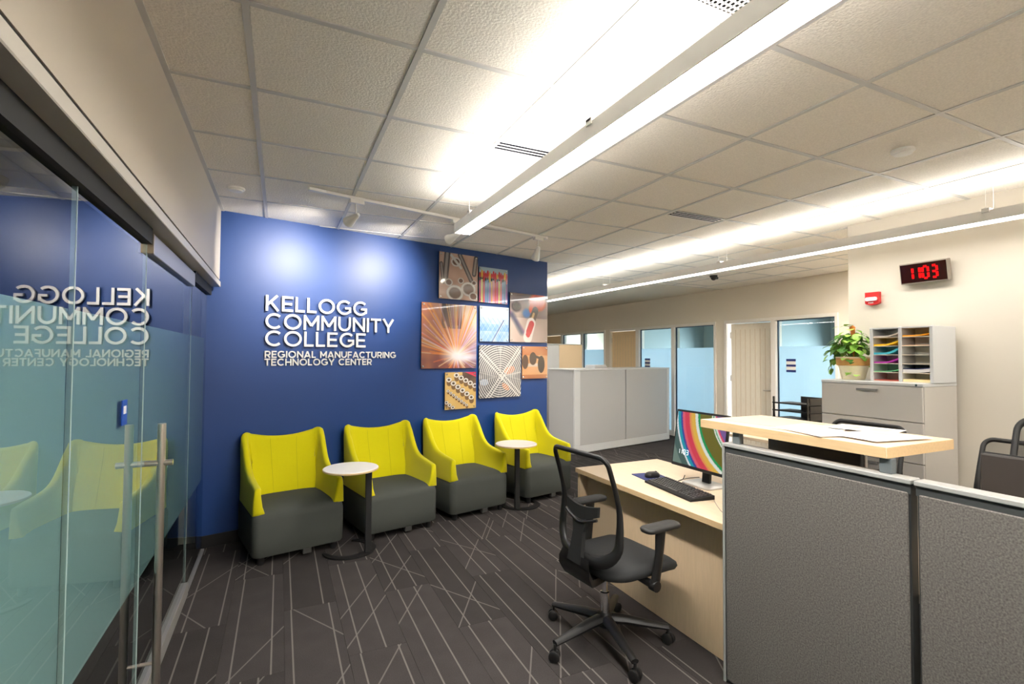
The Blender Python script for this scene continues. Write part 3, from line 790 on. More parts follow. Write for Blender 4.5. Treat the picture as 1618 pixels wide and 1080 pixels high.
picture('small photo panel of a row of red and pink pencils', 2.577, 2.987, 2.192, 2.602, art_pencils())
picture('largest photo panel, orange welding sparks', 1.852, 2.546, 1.436, 2.142, art_weld())
picture('small photo panel of pale blue solar panels', 2.590, 3.008, 1.740, 2.150, art_solar())
picture('photo panel of an orange and red connector at the wall end', 3.027, 3.627, 1.744, 2.340, art_connector())
picture('photo panel of a round wire fan guard', 2.585, 3.197, 1.086, 1.697, art_fan())
picture('smallest photo panel, brown lathe close-up at the wall end', 3.216, 3.628, 1.295, 1.694, art_lathe())
picture('photo panel of rows of brass sockets, lowest on the wall', 2.141, 2.544, .984, 1.391, art_sockets())

# ------------------------------------------------------------------ lounge chairs
CW, CD = .68, .655
def lounge_chair():
    t = thing('lounge_chair', 'tmp', 'chair')
    # charcoal base block with a soft crowned seat; local x across, y depth (0 front), z up
    mb = MB(); rs = []
    for z, ins, r in ((.062, .012, .05), (.075, .002, .055), (.2, 0, .055), (.33, 0, .055), (.362, .006, .055), (.382, .02, .06), (.394, .045, .07), (.404, .09, .08), (.412, .16, .08), (.416, .24, .06)):
        rs.append([(x, y, z) for x, y in rrect(CW - 2 * ins, CD - 2 * ins, r, 6, 0, CD / 2)])
    mb.rings(rs); obj('base', mb, M_GRYF, t, 50)
    # yellow shell : U-shaped sweep
    hw = CW / 2 - .002; yf = .035; r = .085; yb = CD - .005
    path = []
    for k in range(15): path.append((-hw, yf + (yb - r - yf) * k / 14, (-1, 0)))
    for k in range(1, 9): an = PI - k * PI / 2 / 9; path.append((-hw + r + r * math.cos(an), yb - r + r * math.sin(an), (math.cos(an), math.sin(an))))
    for k in range(13): path.append((-hw + r + (2 * hw - 2 * r) * k / 12, yb, (0, 1)))
    for k in range(1, 9): an = PI / 2 - k * PI / 2 / 9; path.append((hw - r + r * math.cos(an), yb - r + r * math.sin(an), (math.cos(an), math.sin(an))))
    for k in range(15): path.append((hw, yb - r - (yb - r - yf) * k / 14, (1, 0)))
    def top(x, y):
        f = y / CD
        pts = ((0, .572), (.1, .585), (.25, .597), (.4, .612), (.52, .632), (.61, .67), (.69, .735), (.77, .82), (.84, .885), (.91, .917), (1.0, .922))
        for (a, ha), (b_, hb) in zip(pts, pts[1:]):
            if f <= b_: h = ha + (hb - ha) * (f - a) / (b_ - a); break
        else: h = .905
        if abs(x) < hw - .04 and f > .9: h = min(h, .868 + .055 * (abs(x) / (hw - .04)) ** 2.2)
        return h
    hs = [top(x, y) for x, y, _ in path]
    for _ in range(2): hs = [hs[0]] + [(hs[i - 1] + 2 * hs[i] + hs[i + 1]) / 4 for i in range(1, len(hs) - 1)] + [hs[-1]]
    z0 = .372; rs = []
    for (x, y, (nx, ny)), h in zip(path, hs):
        back = max(0, min(1, (y - .33) / .25)); back = back * back
        tb = .075 + .085 * back * (1 if abs(nx) < .5 else .5); tt = .052; lean = -.022 * back
        sec = []
        H = h - z0
        for fz, o in ((0, .0), (.3, .002), (.6, .004 + lean * .2), (.85, .008 + lean * .5), (.95, .012 + lean * .55), (.985, .02 + lean * .6), (1.0, .034 + lean * .6), (.985, tt + lean * .5 - .004), (.95, tt + lean * .4 + .004), (.8, tt + (tb - tt) * .15 + lean * .4), (.55, tt + (tb - tt) * .45 + lean * .2), (.3, tt + (tb - tt) * .75), (0, tb + .015)):
            sec.append((x - nx * o, y - ny * o, z0 + H * fz))
        rs.append(sec)
    def endcap(sec, dy):
        cx = sum(p[0] for p in sec) / len(sec); cz = sum(p[2] for p in sec) / len(sec)
        return [[(cx + (p[0] - cx) * q, p[1] - dyy, cz + (p[2] - cz) * (1 - (1 - q) * .35)) for p in sec] for q, dyy in ((.93, dy * .6), (.7, dy))]
    e0 = endcap(rs[0], .018); e1 = endcap(rs[-1], .018)
    mb = MB().rings(list(reversed(e0)) + rs + e1)
    sh = obj('shell', mb, M_YEL, t, 60)
    for i in (20, 38):          # two seams running down the inside of the back
        if i < len(rs):
            pass
    for kx in (-.12, .12):
        pts = []
        ii = min(range(23, 36), key=lambda i: abs(path[i][0] - kx))
        sec = rs[ii]
        for q in (8, 9, 10, 11, 12): pts.append((sec[q][0] * (1 - .02 * q), sec[q][1] - .0005, sec[q][2]))
        obj('seam', MB().tube(pts, .0013, 5), M_YELD, sh)
    for x in (-.27, .27):
        for y in (.06, .59): obj('foot', MB().lathe([(.024, 0), (.026, .01), (.026, .064)], 14, (x, y, 0)), M_BLACK, t, 40)
    obj('link_bracket', B(.02, .008, .022, .085, .05, .064, bev=.003), mat('grey_bracket', (58, 58, 56), rough=.5), t)
    return t
lc = lounge_chair()
lc_spots = [((-.165, 4.122), 'yellow and charcoal lounge chair in the corner beside the glass front', 12.4),
            ((.672, 4.285), 'yellow and charcoal lounge chair second from the glass, partly behind the nearer round table', 12.4),
            ((1.485, 4.487), 'yellow and charcoal lounge chair below the sockets photo, just before the farther round table', 12.9),
            ((2.385, 4.690), 'yellow and charcoal lounge chair at the free end of the blue wall', 12.9)]
for i, ((x, y), lab, a) in enumerate(lc_spots):
    a = math.radians(a)
    cx, cy = x + math.cos(a) * CW / 2, y + math.sin(a) * CW / 2
    if i == 0: o = lc; o.location = (cx, cy, 0); o.rotation_euler = (0, 0, a); o['label'] = lab; o['group'] = 'lounge chairs along the blue wall'
    else: dup(lc, (cx, cy, 0), a, lab, 'lounge chairs along the blue wall')

# ------------------------------------------------------------------ side tables
def side_table(label, top, post, arcc, a0, a1):
    t = thing('side_table', label, 'table', (post[0], post[1], 0), 0, 'round side tables')
    tx, ty = top[0] - post[0], top[1] - post[1]
    tp = obj('tabletop', MB().lathe([(.200, .684), (.207, .688), (.207, .698), (.203, .702), (.19, .703)], 48, (tx, ty, 0)), M_WHITE, t, 40)
    obj('edge_band', MB().lathe([(.2075, .687), (.2085, .689), (.2085, .697), (.2075, .699)], 48, (tx, ty, 0)), M_MAPLEE, tp, 40)
    obj('post', MB().box(-.024, -.018, .012, .024, .018, .684, bev=.004), M_BLACKM, t)
    obj('mount_plate', B(min(0, tx) - .03, min(0, ty) - .03, .676, max(0, tx) + .03, max(0, ty) + .03, .684), M_BLACKM, t)
    ax, ay = arcc[0] - post[0], arcc[1] - post[1]; R = .185; n = 40
    ins, outs = [], []
    for k in range(n + 1):
        f = k / n; a = math.radians(a0 + (a1 - a0) * f); wd = .034 * (1 - .55 * abs(2 * f - 1) ** 2)
        outs.append((ax + (R + wd) * math.cos(a), ay + (R + wd) * math.sin(a))); ins.append((ax + (R - wd) * math.cos(a), ay + (R - wd) * math.sin(a)))
    mb = MB()
    rs = [[(o[0], o[1], .001), (o[0], o[1], .013), (i[0], i[1], .013), (i[0], i[1], .001)] for o, i in zip(outs, ins)]
    mb.rings(rs); obj('base', mb, M_BLACK, t)
    return t
side_table('white round side table on a black post, between the first two lounge chairs', (.512, 4.03), (.655, 4.075), (.525, 4.215), -175, 75)
side_table('farther white round side table, before the chair at the wall end', (2.150, 4.470), (2.222, 4.595), (2.33, 4.745), -225, 25)

# ------------------------------------------------------------------ reception desk
dk = thing('reception_desk', 'pale maple desk with a modesty panel in front of the task chair', 'desk', (2.02, 1.785, 0))
obj('desk_top', B(0, 0, .708, .785, 1.385, .74, bev=.002), M_MAPLE, dk)
obj('edge_band', B(-.0025, .002, .7085, -.0002, 1.383, .7395), M_MAPLEE, dk)
obj('end_panel', B(.015, 1.345, 0, .77, 1.377, .7075, bev=.0015), M_MAPLEV, dk)
obj('end_panel', B(.015, .004, 0, .77, .032, .7075, bev=.0015), M_MAPLEV, dk)
obj('modesty_panel', B(.082, .033, .004, .10, 1.344, .7075), M_MAPLEV, dk)

# monitor on it
mo = thing('monitor', 'monitor showing curved colourful stripes on the maple desk', 'monitor', (2.52, 2.40, .7405), 0)
tl = math.radians(9)
MT = Matrix.Translation((-.02, .028, .282)) @ Matrix.Rotation(tl, 4, 'Y') @ Matrix.Rotation(-PI / 2, 4, 'Z')
# in the local frame of MT: x along the screen width (towards -Y world), y towards +X world (back), z up
sw, sh_ = .445, .382
bz = MB().box(-sw / 2, 0, -sh_ / 2, sw / 2, .018, sh_ / 2, bev=.003)
obj('bezel', bz.xf(MT), M_BLACK, mo)
hb = MB().box(-sw / 2 + .04, .018, -sh_ / 2 + .05, sw / 2 - .04, .045, sh_ / 2 - .05, bev=.008); obj('back_shell', hb.xf(MT), M_BLACKM, mo)
gn = 96
vv, uu = np.mgrid[0:gn, 0:gn] / (gn - 1.0)
rr = np.hypot(uu - 1.62, (vv - 1.12) * .95) - .35
bands = [(.0, (200, 60, 60)), (.18, (60, 120, 180)), (.27, (200, 80, 90)), (.37, (120, 90, 150)), (.47, (225, 70, 100)), (.50, (230, 225, 215)), (.53, (60, 165, 110)), (.55, (240, 236, 225)), (.57, (96, 104, 30)), (.60, (110, 102, 26)), (.80, (20, 150, 80)), (.845, (225, 230, 220)), (.90, (226, 180, 70)), (.98, (232, 150, 80)), (1.02, (215, 60, 80)), (1.12, (224, 90, 110)), (1.17, (60, 70, 150)), (1.21, (20, 150, 170)), (1.27, (235, 235, 235)), (1.30, (70, 96, 90)), (1.42, (110, 130, 120))]
simg = np.zeros((gn, gn, 3))
for b0, col in bands: simg[rr >= b0] = np.array(col) / 255.
scr_o = grid_print('screen', simg, sw - .024, sh_ - .034, printed('screen_image', rough=.25, emit=.28), mo, .001, gn, 1.0)
scr_o.matrix_local = MT @ Matrix.Translation((-sw / 2 + .012, 0, -sh_ / 2 + .02))
M_SCRTXT = emitter('screen_text', (235, 240, 240), .6)
SEG = {'0': 'abcdef', '1': 'bc', '3': 'abgcd'}
def seg_digit(mb, ch, x, z, w_, h_, t_, y, slant=.0):
    if ch == ':':
        for q in (.3, .62): mb.box(x - t_ / 2 + slant * q, y - .0004, z + h_ * q, x + t_ / 2 + slant * q, y, z + h_ * q + t_)
        return
    for s_ in SEG[ch]:
        if s_ in 'adg': zz = {'a': h_, 'g': h_ / 2, 'd': 0}[s_]; mb.box(x + t_ * .4, y - .0004, z + zz - t_ / 2, x + w_ - t_ * .4, y, z + zz + t_ / 2)
        else: xx = x + (w_ if s_ in 'bc' else 0); z0 = z + (h_ / 2 if s_ in 'bf' else 0); mb.box(xx - t_ / 2, y - .0004, z0 + t_ * .3, xx + t_ / 2, y, z0 + h_ / 2 - t_ * .3)
for ch, x in zip('11:03', (0, .022, .0435, .052, .078)): 
    mt_ = MB(); seg_digit(mt_, ch, x - sw / 2 + .05, -sh_ / 2 + .085, .017, .03, .0035, -.0015)
    obj('digit', mt_.xf(MT), M_SCRTXT, mo)
st_ = MB().box(-.004, -.032, .010, .018, .032, .17, bev=.003); obj('stand_neck', st_.xf(Matrix.Translation((.02, .01, 0)) @ Matrix.Rotation(math.radians(5), 4, 'Y')), M_BLACK, mo)
obj('stand_foot', MB().rings([[(x, y, z) for x, y in rrect(.19 - i_, .24 - i_, .03)] for z, i_ in ((0, 0), (.008, 0), (.011, .006))]), M_ALU, mo, 40)

kb = thing('keyboard', 'black computer keyboard on the maple desk', 'keyboard', (2.262, 2.372, .7405), math.radians(-7))
obj('case', MB().add([(-.085, -.232, 0), (.085, -.232, 0), (.085, .232, 0), (-.085, .232, 0), (-.085, -.232, .012), (.085, -.232, .024), (.085, .232, .024), (-.085, .232, .012)], [(3, 2, 1, 0), (4, 5, 6, 7), (0, 1, 5, 4), (1, 2, 6, 5), (2, 3, 7, 6), (3, 0, 4, 7)]), M_BLACKM, kb)
km = MB(); KR = random.Random(2)
for row in range(6):
    x = .068 - row * .0235 - (.006 if row else 0)
    y = .222
    while y > -.215:
        wk = .0185
        if row == 5 and .03 > y > -.0 + -.02: wk = .1
        if abs(y + .075) < .008 or abs(y + .145) < .006: y -= .012
        zz = .012 + (x + .085) / .17 * .012
        km.add([(x - .009, y, zz), (x + .009, y, zz + .001), (x + .009, y - wk + .003, zz + .001), (x - .009, y - wk + .003, zz), (x - .007, y - .002, zz + .007), (x + .007, y - .002, zz + .008), (x + .007, y - wk + .005, zz + .008), (x - .007, y - wk + .005, zz + .007)], [(4, 5, 6, 7), (0, 1, 5, 4), (1, 2, 6, 5), (2, 3, 7, 6), (3, 0, 4, 7)])
        y -= wk + .0015
ko = obj('keys', km, mat('key_plastic', (72, 70, 68), rough=.3), kb); ko['kind'] = 'stuff'
mp = tag(obj('mouse_pad', MB().rings([[(x, y, z) for x, y in rrect(.19, .235, .01)] for z in (0, .004)]), mat('navy_pad', (40, 50, 104), rough=.7), None, None, (2.345, 2.70, .7403), math.radians(-8)), 'dark blue mouse pad lying on the maple desk', 'mouse pad')
ms = thing('mouse', 'black computer mouse on the blue mouse pad', 'mouse', (2.342, 2.695, .7446), math.radians(-8))
obj('shell', MB().rings([[(x, y, z) for x, y in rrect(.11 * s_, .062 * s_, .03 * s_, 5)] for z, s_ in ((0, .95), (.01, 1), (.022, .95), (.031, .78), (.036, .5), (.037, .2))]), M_BLACK, ms, 60)
obj('wheel', MB().tube([(-.0, -.004, 0), (0, .004, 0)], .009, 10).xf(Matrix.Translation((.028, 0, .031))), MATS['dark_gap'], ms)
def cable(label, pts, r, m):
    P = [Vector(p) for p in pts]; out = []
    for i in range(len(P) - 1):
        p0, p1, p2, p3 = P[max(i - 1, 0)], P[i], P[i + 1], P[min(i + 2, len(P) - 1)]
        for k in range(8):
            t = k / 8; out.append(.5 * ((2 * p1) + (p2 - p0) * t + (2 * p0 - 5 * p1 + 4 * p2 - p3) * t * t + (3 * p1 - p0 - 3 * p2 + p3) * t ** 3))
    out.append(P[-1])
    tag(obj('cable', MB().tube(out, r, 6), m, None, 40), label, 'cable', 'desk cables')
cable('thick black cable drooping behind the striped monitor', [(2.56, 2.36, .90), (2.60, 2.30, .87), (2.62, 2.25, .79), (2.58, 2.16, .752), (2.5, 2.02, .748), (2.42, 1.84, .747)], .005, M_BLACK)
cable('thin dark wire looping from under the striped screen to the desk', [(2.42, 2.47, .80), (2.41, 2.48, .77), (2.42, 2.53, .748), (2.48, 2.56, .7435), (2.56, 2.57, .7435), (2.64, 2.56, .7435)], .0025, M_BLACK)
cable('thin pale wire lying on the desk in front of the keyboard', [(2.30, 2.12, .7428), (2.22, 2.02, .7428), (2.16, 1.93, .7428), (2.13, 1.84, .7428)], .002, mat('pale_wire', (160, 150, 140), rough=.5))

# ------------------------------------------------------------------ cubicle panels with counter
def cub_panel(label, y0, y1, end):
    t = thing('cubicle_panel', label, 'partition', (1.98, y0, 0), 0, 'grey cubicle panels')
    L = y1 - y0; H = 1.155
    obj('core', B(.012, .006, .0, .052, L - .006, H - .053), M_PTRIMD, t)
    obj('fabric_face', B(0, .012, .02, .0118, L - .014, H - .046, bev=.003), M_PANEL, t)
    obj('fabric_face', B(.0522, .012, .02, .064, L - .014, H - .046, bev=.003), M_PANEL, t)
    obj('top_cap', B(-.001, .002, H - .018, .065, L, H, bev=.003), M_PTRIM, t)
    obj('reveal', B(.006, .004, H - .052, .058, L - .004, H - .018), M_PTRIMD, t)
    if end: obj('end_trim', B(.0, L - .005, 0, .064, L + .008, H - .001, bev=.003), M_PTRIM, t)
    return t
cub_panel('grey tweed cubicle panel under the maple counter', .968, 1.768, True)
cub_panel('grey tweed cubicle panel past the dark seam, nearest the camera', -.25, .960, False)
ct = thing('transaction_counter', 'maple counter shelf raised on grey posts above the cubicle panel', 'counter', (1.995, 1.05, 1.155))
obj('counter_top', B(0, 0, .056, .462, .875, .096, bev=.002), M_MAPLE, ct)
obj('edge_band', MB().box(-.002, .002, .0565, -.0001, .873, .0955).box(.002, -.002, .0565, .46, -.0001, .0955), M_MAPLEE, ct)
obj('post', B(.012, .645, .0005, .042, .685, .0558, bev=.002), mat('post_grey', (96, 102, 104), rough=.4), ct)
obj('post', B(.012, -.01, .0005, .042, .032, .0558, bev=.002), MATS['post_grey'], ct)
CT = 1.251
def sheet(label, x, y, w_, h_, rot, z, prints, name='paper_sheet', m=None, cat='paper', grp='papers on the counter'):
    t = thing(name, label, cat, (x, y, z), rot, grp)
    obj('page', B(-w_ / 2, -h_ / 2, 0, w_ / 2, h_ / 2, .0012), m or M_PAPER, t)
    for k, (a, b_, c, d, mm) in enumerate(prints): obj('printed_image', B(a, b_, .0013, c, d, .0016), mm, t)
    return t
GRN = mat('green_print', (176, 200, 150), rough=.7)
sheet('thin tan folder lying flat at the monitor end of the counter', 2.24, 1.70, .30, .36, .1, CT + .0003, [], 'folder', mat('tan_folder', (226, 200, 166), rough=.6), 'folder', None)
sheet('white printed sheet with a grey picture in the middle of the counter', 2.19, 1.46, .28, .216, .12, CT + .0025, [(-.1, -.06, .04, .06, M_INK), (.06, -.08, .12, .08, M_INK)])
sheet('white printed sheet with a green strip along the counter front edge', 2.12, 1.36, .216, .216, -.3, CT + .0045, [(-.1, -.1, -.085, .1, GRN), (-.05, -.06, .08, .07, M_INK)])
sheet('white printed sheet with a wide grey picture near the counter end', 2.22, 1.20, .30, .216, -.15, CT + .0065, [(-.08, -.07, .11, .06, M_INK)])
sheet('white printed sheet lying at the rear edge of the counter', 2.37, 1.33, .18, .25, .2, CT + .0085, [(-.06, -.09, .05, -.02, M_INK), (-.06, .02, .05, .09, M_INK)])

# ------------------------------------------------------------------ task chair
def task_chair(label, loc, rot, base_rot=0, seat=True):
    t = thing('task_chair', label, 'chair', (loc[0], loc[1], 0), rot, 'black mesh task chairs')
    # forward = +x
    Rb = Matrix.Rotation(base_rot, 4, 'Z')
    for k in range(5):
        a = base_rot + k * 2 * PI / 5; ca, sa = math.cos(a), math.sin(a)
        P = lambda r_, z: (r_ * ca, r_ * sa, z)
        lg = obj('leg', MB().tube([P(.035, .128), P(.12, .122), P(.24, .104), P(.345, .09)], [(.028, .034), (.026, .031), (.020, .025), (.015, .021)], 8), M_BLACK, t, 50)
        yaw_c = a + (.6 if k % 2 else -.8)
        cs = MB()
        for s_ in (-.014, .014):
            wheel = MB().lathe([(.008, -.010), (.024, -.010), (.029, -.006), (.029, .006), (.024, .010), (.008, .010)], 18)
            wheel.xf(Matrix.Translation(Vector(P(.348, .0295)) + Vector((-math.sin(yaw_c) * s_ * 1.1, math.cos(yaw_c) * s_ * 1.1, 0))) @ Matrix.Rotation(yaw_c, 4, 'Z') @ Matrix.Rotation(PI / 2, 4, 'X'))
            cs.add(wheel.v, wheel.f)
        cs.tube([P(.345, .03), P(.345, .085)], .008, 8)
        obj('caster', cs, M_BLACK, lg, 50)
    obj('hub', MB().lathe([(.036, .085), (.04, .10), (.04, .15), (.03, .165)], 20), M_BLACK, t, 40)
    obj('gas_lift', MB().lathe([(.025, .15), (.025, .27), (.016, .272), (.016, .40)], 18), M_CHROME, t, 40)
    obj('mechanism', MB().box(-.12, -.085, .355, .12, .085, .41, bev=.012).box(-.19, -.05, .36, -.1, .05, .40, bev=.008), M_BLACK, t)
    # seat cushion
    rs = []
    for z, ins in ((.402, .03), (.412, .008), (.43, 0), (.448, .004), (.462, .025), (.468, .07)):
        ring = []
        for x, y in rrect(.52 - 2 * ins, .50 - 2 * ins, .12, 8, .04, 0):
            fx = max(0, (x - .12) / .18); dz = -.03 * fx * fx + .012 * (abs(y) / .245) ** 2
            ring.append((x, y, z + dz))
        rs.append(ring)
    obj('seat', MB().rings(rs), mat('seat_fabric', (36, 37, 38), rough=.85, bump=.2, bscale=600), t, 60)
    # back : curve profile, z -> x
    def bx_(z): 
        f = (z - .45) / .62
        return -.215 + .035 * math.sin(PI * min(1, max(0, f)) * 1.05) - .05 * max(0, f - .55) * 2
    Wt, Wb = .225, .235
    def outline(f):     # rounded rectangular frame, param 0..1
        pts = []
        return pts
    frame = []
    z0, z1 = .50, 1.06; rc = .05; rcb = .15
    def pt(y, z): return Vector((bx_(z) - .045 * (1 - (y / .235) ** 2) * (.5 + .5 * (1 - (z - z0) / (z1 - z0))), y, z))
    o2 = []
    for k in range(9): a = k * PI / 2 / 8; o2.append((Wt - rc + rc * math.cos(a), z1 - rc + rc * math.sin(a)))
    for k in range(9): a = PI / 2 + k * PI / 2 / 8; o2.append((-Wt + rc + rc * math.cos(a), z1 - rc + rc * math.sin(a)))
    for k in range(1, 9): f = k / 9; o2.append((-Wt - (Wb - Wt) * f, z1 - rc - (z1 - rc - z0 - rcb) * f))
    for k in range(9): a = PI + k * PI / 2 / 8; o2.append((-Wb + rcb + rcb * math.cos(a), z0 + rcb + rcb * .8 * math.sin(a) - .03))
    for k in range(9): a = 1.5 * PI + k * PI / 2 / 8; o2.append((Wb - rcb + rcb * math.cos(a), z0 + rcb + rcb * .8 * math.sin(a) - .03))
    for k in range(1, 9): f = k / 9; o2.append((Wb - (Wb - Wt) * f, z0 + rcb + (z1 - rc - z0 - rcb) * f))
    rad = []
    for y, z in o2:
        f = min(1, max(0, (z - .47) / .35)); rad.append((.020 - .007 * f, .036 - .022 * f) if True else .02)
    pts = [pt(y, z) for y, z in o2]
    # frame cross-section oriented: wide in the frame's own plane near the bottom
    mb = MB(); rs = []; n = len(pts); cen = Vector((bx_(.75), 0, .76))
    for i in range(n):
        tg = (pts[(i + 1) % n] - pts[i - 1]).normalized(); nx_ = Vector((1, 0, 0)); inn = tg.cross(nx_).normalized(); bk = inn.cross(tg).normalized()
        dpt, wdt = rad[i]
        rs.append([pts[i] + inn * math.cos(2 * PI * q / 10) * wdt + bk * math.sin(2 * PI * q / 10) * dpt for q in range(10)])
    rs.append(rs[0]); mb.rings(rs, False, False)
    obj('back_frame', mb, M_BLACK, t, 60)
    # mesh infill
    ny, nz = 12, 16; vs, fs = [], []
    for j in range(nz + 1):
        z = z0 + .01 + (z1 - z0 - .02) * j / nz
        hw_ = Wt + (Wb - Wt) * (1 - j / nz)
        if z > z1 - rc: hw_ = Wt - rc + math.sqrt(max(0, rc ** 2 - (z - z1 + rc) ** 2))
        if z < z0 + rcb - .03: q = (z0 + rcb - .03 - z) / (rcb * .8); hw_ = Wb - rcb + rcb * math.sqrt(max(0, 1 - min(1, q) ** 2))
        for i in range(ny + 1): y = -hw_ + 2 * hw_ * i / ny; vs.append(pt(y, z) + Vector((.004, 0, 0)))
    for j in range(nz):
        for i in range(ny): a = j * (ny + 1) + i; fs.append((a, a + 1, a + ny + 2, a + ny + 1))
    obj('back_mesh', MB().add(vs, fs), M_MESH, t, 60)
    # lumbar support and its post, behind the mesh (towards -x)
    lum = MB(); rs = []
    for k in range(9):
        y = -.13 + .26 * k / 8; zc = .735 + .028 * (abs(y) / .13) ** 1.5; h_ = .036 - .010 * (abs(y) / .13)
        xx = pt(y, zc).x - .03
        rs.append([(xx - .008, y, zc - h_), (xx + .008, y, zc - h_), (xx + .012, y, zc + h_), (xx - .004, y, zc + h_)])
    lum.rings(rs); lo_ = obj('lumbar_support', lum, M_BLACKM, t)
    obj('lumbar_rim', MB().tube([(r_[0][0] - .004, r_[0][1], r_[0][2] - .012) for r_ in rs], .008, 8), M_BLACK, lo_, 50)
    obj('lumbar_post', MB().rings([[(pt(0, z).x - .03 + dx, y * s_, z) for dx, y in ((-.012, -1), (.012, -1), (.012, 1), (-.012, 1))] for z, s_ in ((.48, .055), (.56, .045), (.64, .04), (.70, .055))]), M_BLACKM, t)
    # J-arm from the back down under the seat
    obj('back_bracket', MB().rings([[(x, y * w_, z + dz) for y, dz in ((-1, -.02), (1, -.02), (1, .02), (-1, .02))] for x, z, w_ in ((-.285, .50, .11), (-.295, .455, .13), (-.265, .40, .12), (-.2, .375, .075), (-.11, .375, .05))]), M_BLACK, t, 50)
    for s_ in (-1, 1):
        ar = obj('armrest', MB().rings([[(x + .055, y + s_ * .285, z) for x, y in rrect(.25 - i_, .095 - i_, min(.04, (.095 - i_) / 2 - .003), 6)] for z, i_ in ((.672, .03), (.678, .006), (.69, 0), (.698, .01), (.702, .04))]), mat('arm_pad', (40, 39, 38), rough=.55), t, 60)
        obj('arm_post', MB().tube([(.02, s_ * .272, .385), (.03, s_ * .275, .42), (.05, s_ * .28, .55), (.058, s_ * .283, .672)], [(.03, .017), (.03, .018), (.028, .016), (.034, .02)], 10), M_BLACK, ar, 50)
        obj('arm_bracket', MB().tube([(.02, s_ * .08, .392), (.02, s_ * .18, .392), (.02, s_ * .272, .388)], [.018, .02, .022], 8).tube([(.02, s_ * .255, .388), (.02, s_ * .295, .388)], .028, 12), M_BLACK, ar, 50)
    for c_ in t.children:
        if c_.name.split('.')[0] not in ('leg', 'hub', 'gas_lift'): c_.location.x += .075
    return t
task_chair('black mesh task chair on five casters facing the maple desk', (1.655, 2.295), math.radians(6), math.radians(43 - 6))
task_chair('black mesh task chair inside the cubicle, its top showing above the counter', (3.53, 2.085), math.radians(178), .3).scale = (1.05, 1.05, 1.05)
task_chair('black task chair whose rounded top shows over the dark monitor at the right', (3.92, 1.37), math.radians(180), .1)
task_chair('black chair cut off by the right edge, behind the dark monitor', (3.17, .945), math.radians(180), .5).scale = (1, 1, 1.2)

# ------------------------------------------------------------------ inner desk with two monitors seen from behind
idk = thing('inner_desk', 'pale desk inside the cubicle behind the grey panels', 'desk', (2.06, -.2, 0))
obj('desk_top', B(0, 0, .708, .75, 1.97, .74, bev=.002), M_MAPLE, idk)
for y in (.03, 1.90): obj('end_panel', B(.03, y, 0, .7, y + .03, .7075), M_MAPLEV, idk)
def back_monitor(label, x, yc, z, wd, ht, m_face, m_edge, tilt=0):
    t = thing('monitor', label, 'monitor', (x, yc, .7405), tilt, 'monitors inside the cubicle')
    zc = z - .7405
    obj('back_shell', B(-.02, -wd / 2 + .006, zc - ht, .012, wd / 2 - .006, zc - .004, bev=.006), m_face, t)
    obj('bezel', B(.0125, -wd / 2, zc - ht - .006, .028, wd / 2, zc, bev=.004), m_edge, t)
    obj('stand_neck', B(-.02, -.04, .012, .01, .04, zc - ht + .05, bev=.004), M_BLACK, t)
    obj('stand_foot', B(-.08, -.12, 0, .08, .12, .012, bev=.004), M_BLACK, t)
back_monitor('black backed monitor with a silver rim glimpsed under the counter', 2.50, 1.66, 1.135, .50, .32, M_BLACKM, M_ALU)
back_monitor('dark monitor back at the right edge above the grey panel', 2.72, .80, 1.178, .54, .36, mat('charcoal_plastic', (50, 45, 42), rough=.6), M_BLACKM)

# ------------------------------------------------------------------ filing cabinet and what stands on it
fc = thing('filing_cabinet', 'tall light grey four drawer filing cabinet against the white wall', 'cabinet', (4.20, 1.968, 0))
FW, FD = .739, .47
obj('carcass', B(.02, 0, .0, FD, FW, 1.365, bev=.002), M_STEELG, fc)
obj('top', B(0, -.002, 1.3655, FD, FW + .002, 1.39, bev=.003), M_STEELG3, fc)
for z0, z1 in ((.09, .50), (.506, .80), (.806, 1.10), (1.106, 1.362)):
    d = obj('drawer', B(0, .003, z0, .0198, FW - .003, z1, bev=.003), M_STEELG, fc)
    obj('handle', MB().box(-.022, FW / 2 - .075, z1 - .034, -.001, FW / 2 + .075, z1 - .028, bev=.002).box(-.022, FW / 2 - .075, z1 - .045, -.018, FW / 2 + .075, z1 - .028), mat('grey_handle', (128, 128, 126), rough=.4), d)
obj('lock', MB().lathe([(.008, 0), (.008, .004)], 12).xf(Matrix.Translation((-.0, .04, 1.378)) @ Matrix.Rotation(-PI / 2, 4, 'Y')), M_CHROME, fc)

so = thing('literature_sorter', 'light grey paper sorter with two columns of slots on the filing cabinet', 'organizer', (4.32, 1.955, 1.3905))
SW, SD, SH = .43, .32, .425
M_SLOT = mat('slot_board', (226, 226, 220), rough=.6)
for y in (0, SW / 2 - .012, SW - .024): obj('side_panel', B(0, y, 0, SD, y + .024, SH, bev=.003), M_STEELG3, so)
obj('top_panel', B(.002, .024, SH - .012, SD, SW - .024, SH - .001), M_STEELG3, so)
obj('back_panel', B(.19, .024, .0, .199, SW - .024, SH - .012), M_SLOT, so)
cols = {0: (SW / 2 + .012, SW - .024), 1: (.024, SW / 2 - .012)}    # 0: left in the picture (larger y)
shelf_c = [[(196, 190, 178)] * 6, [(196, 190, 178)] * 6]
ph = (SH - .012) / 6
for cidx in (0, 1):
    a, b_ = cols[cidx]
    for k in range(6): obj('shelf', B(.004, a, k * ph, .1898, b_, k * ph + .005), mat('sorter_shelf', (226, 216, 198), rough=.5), so)
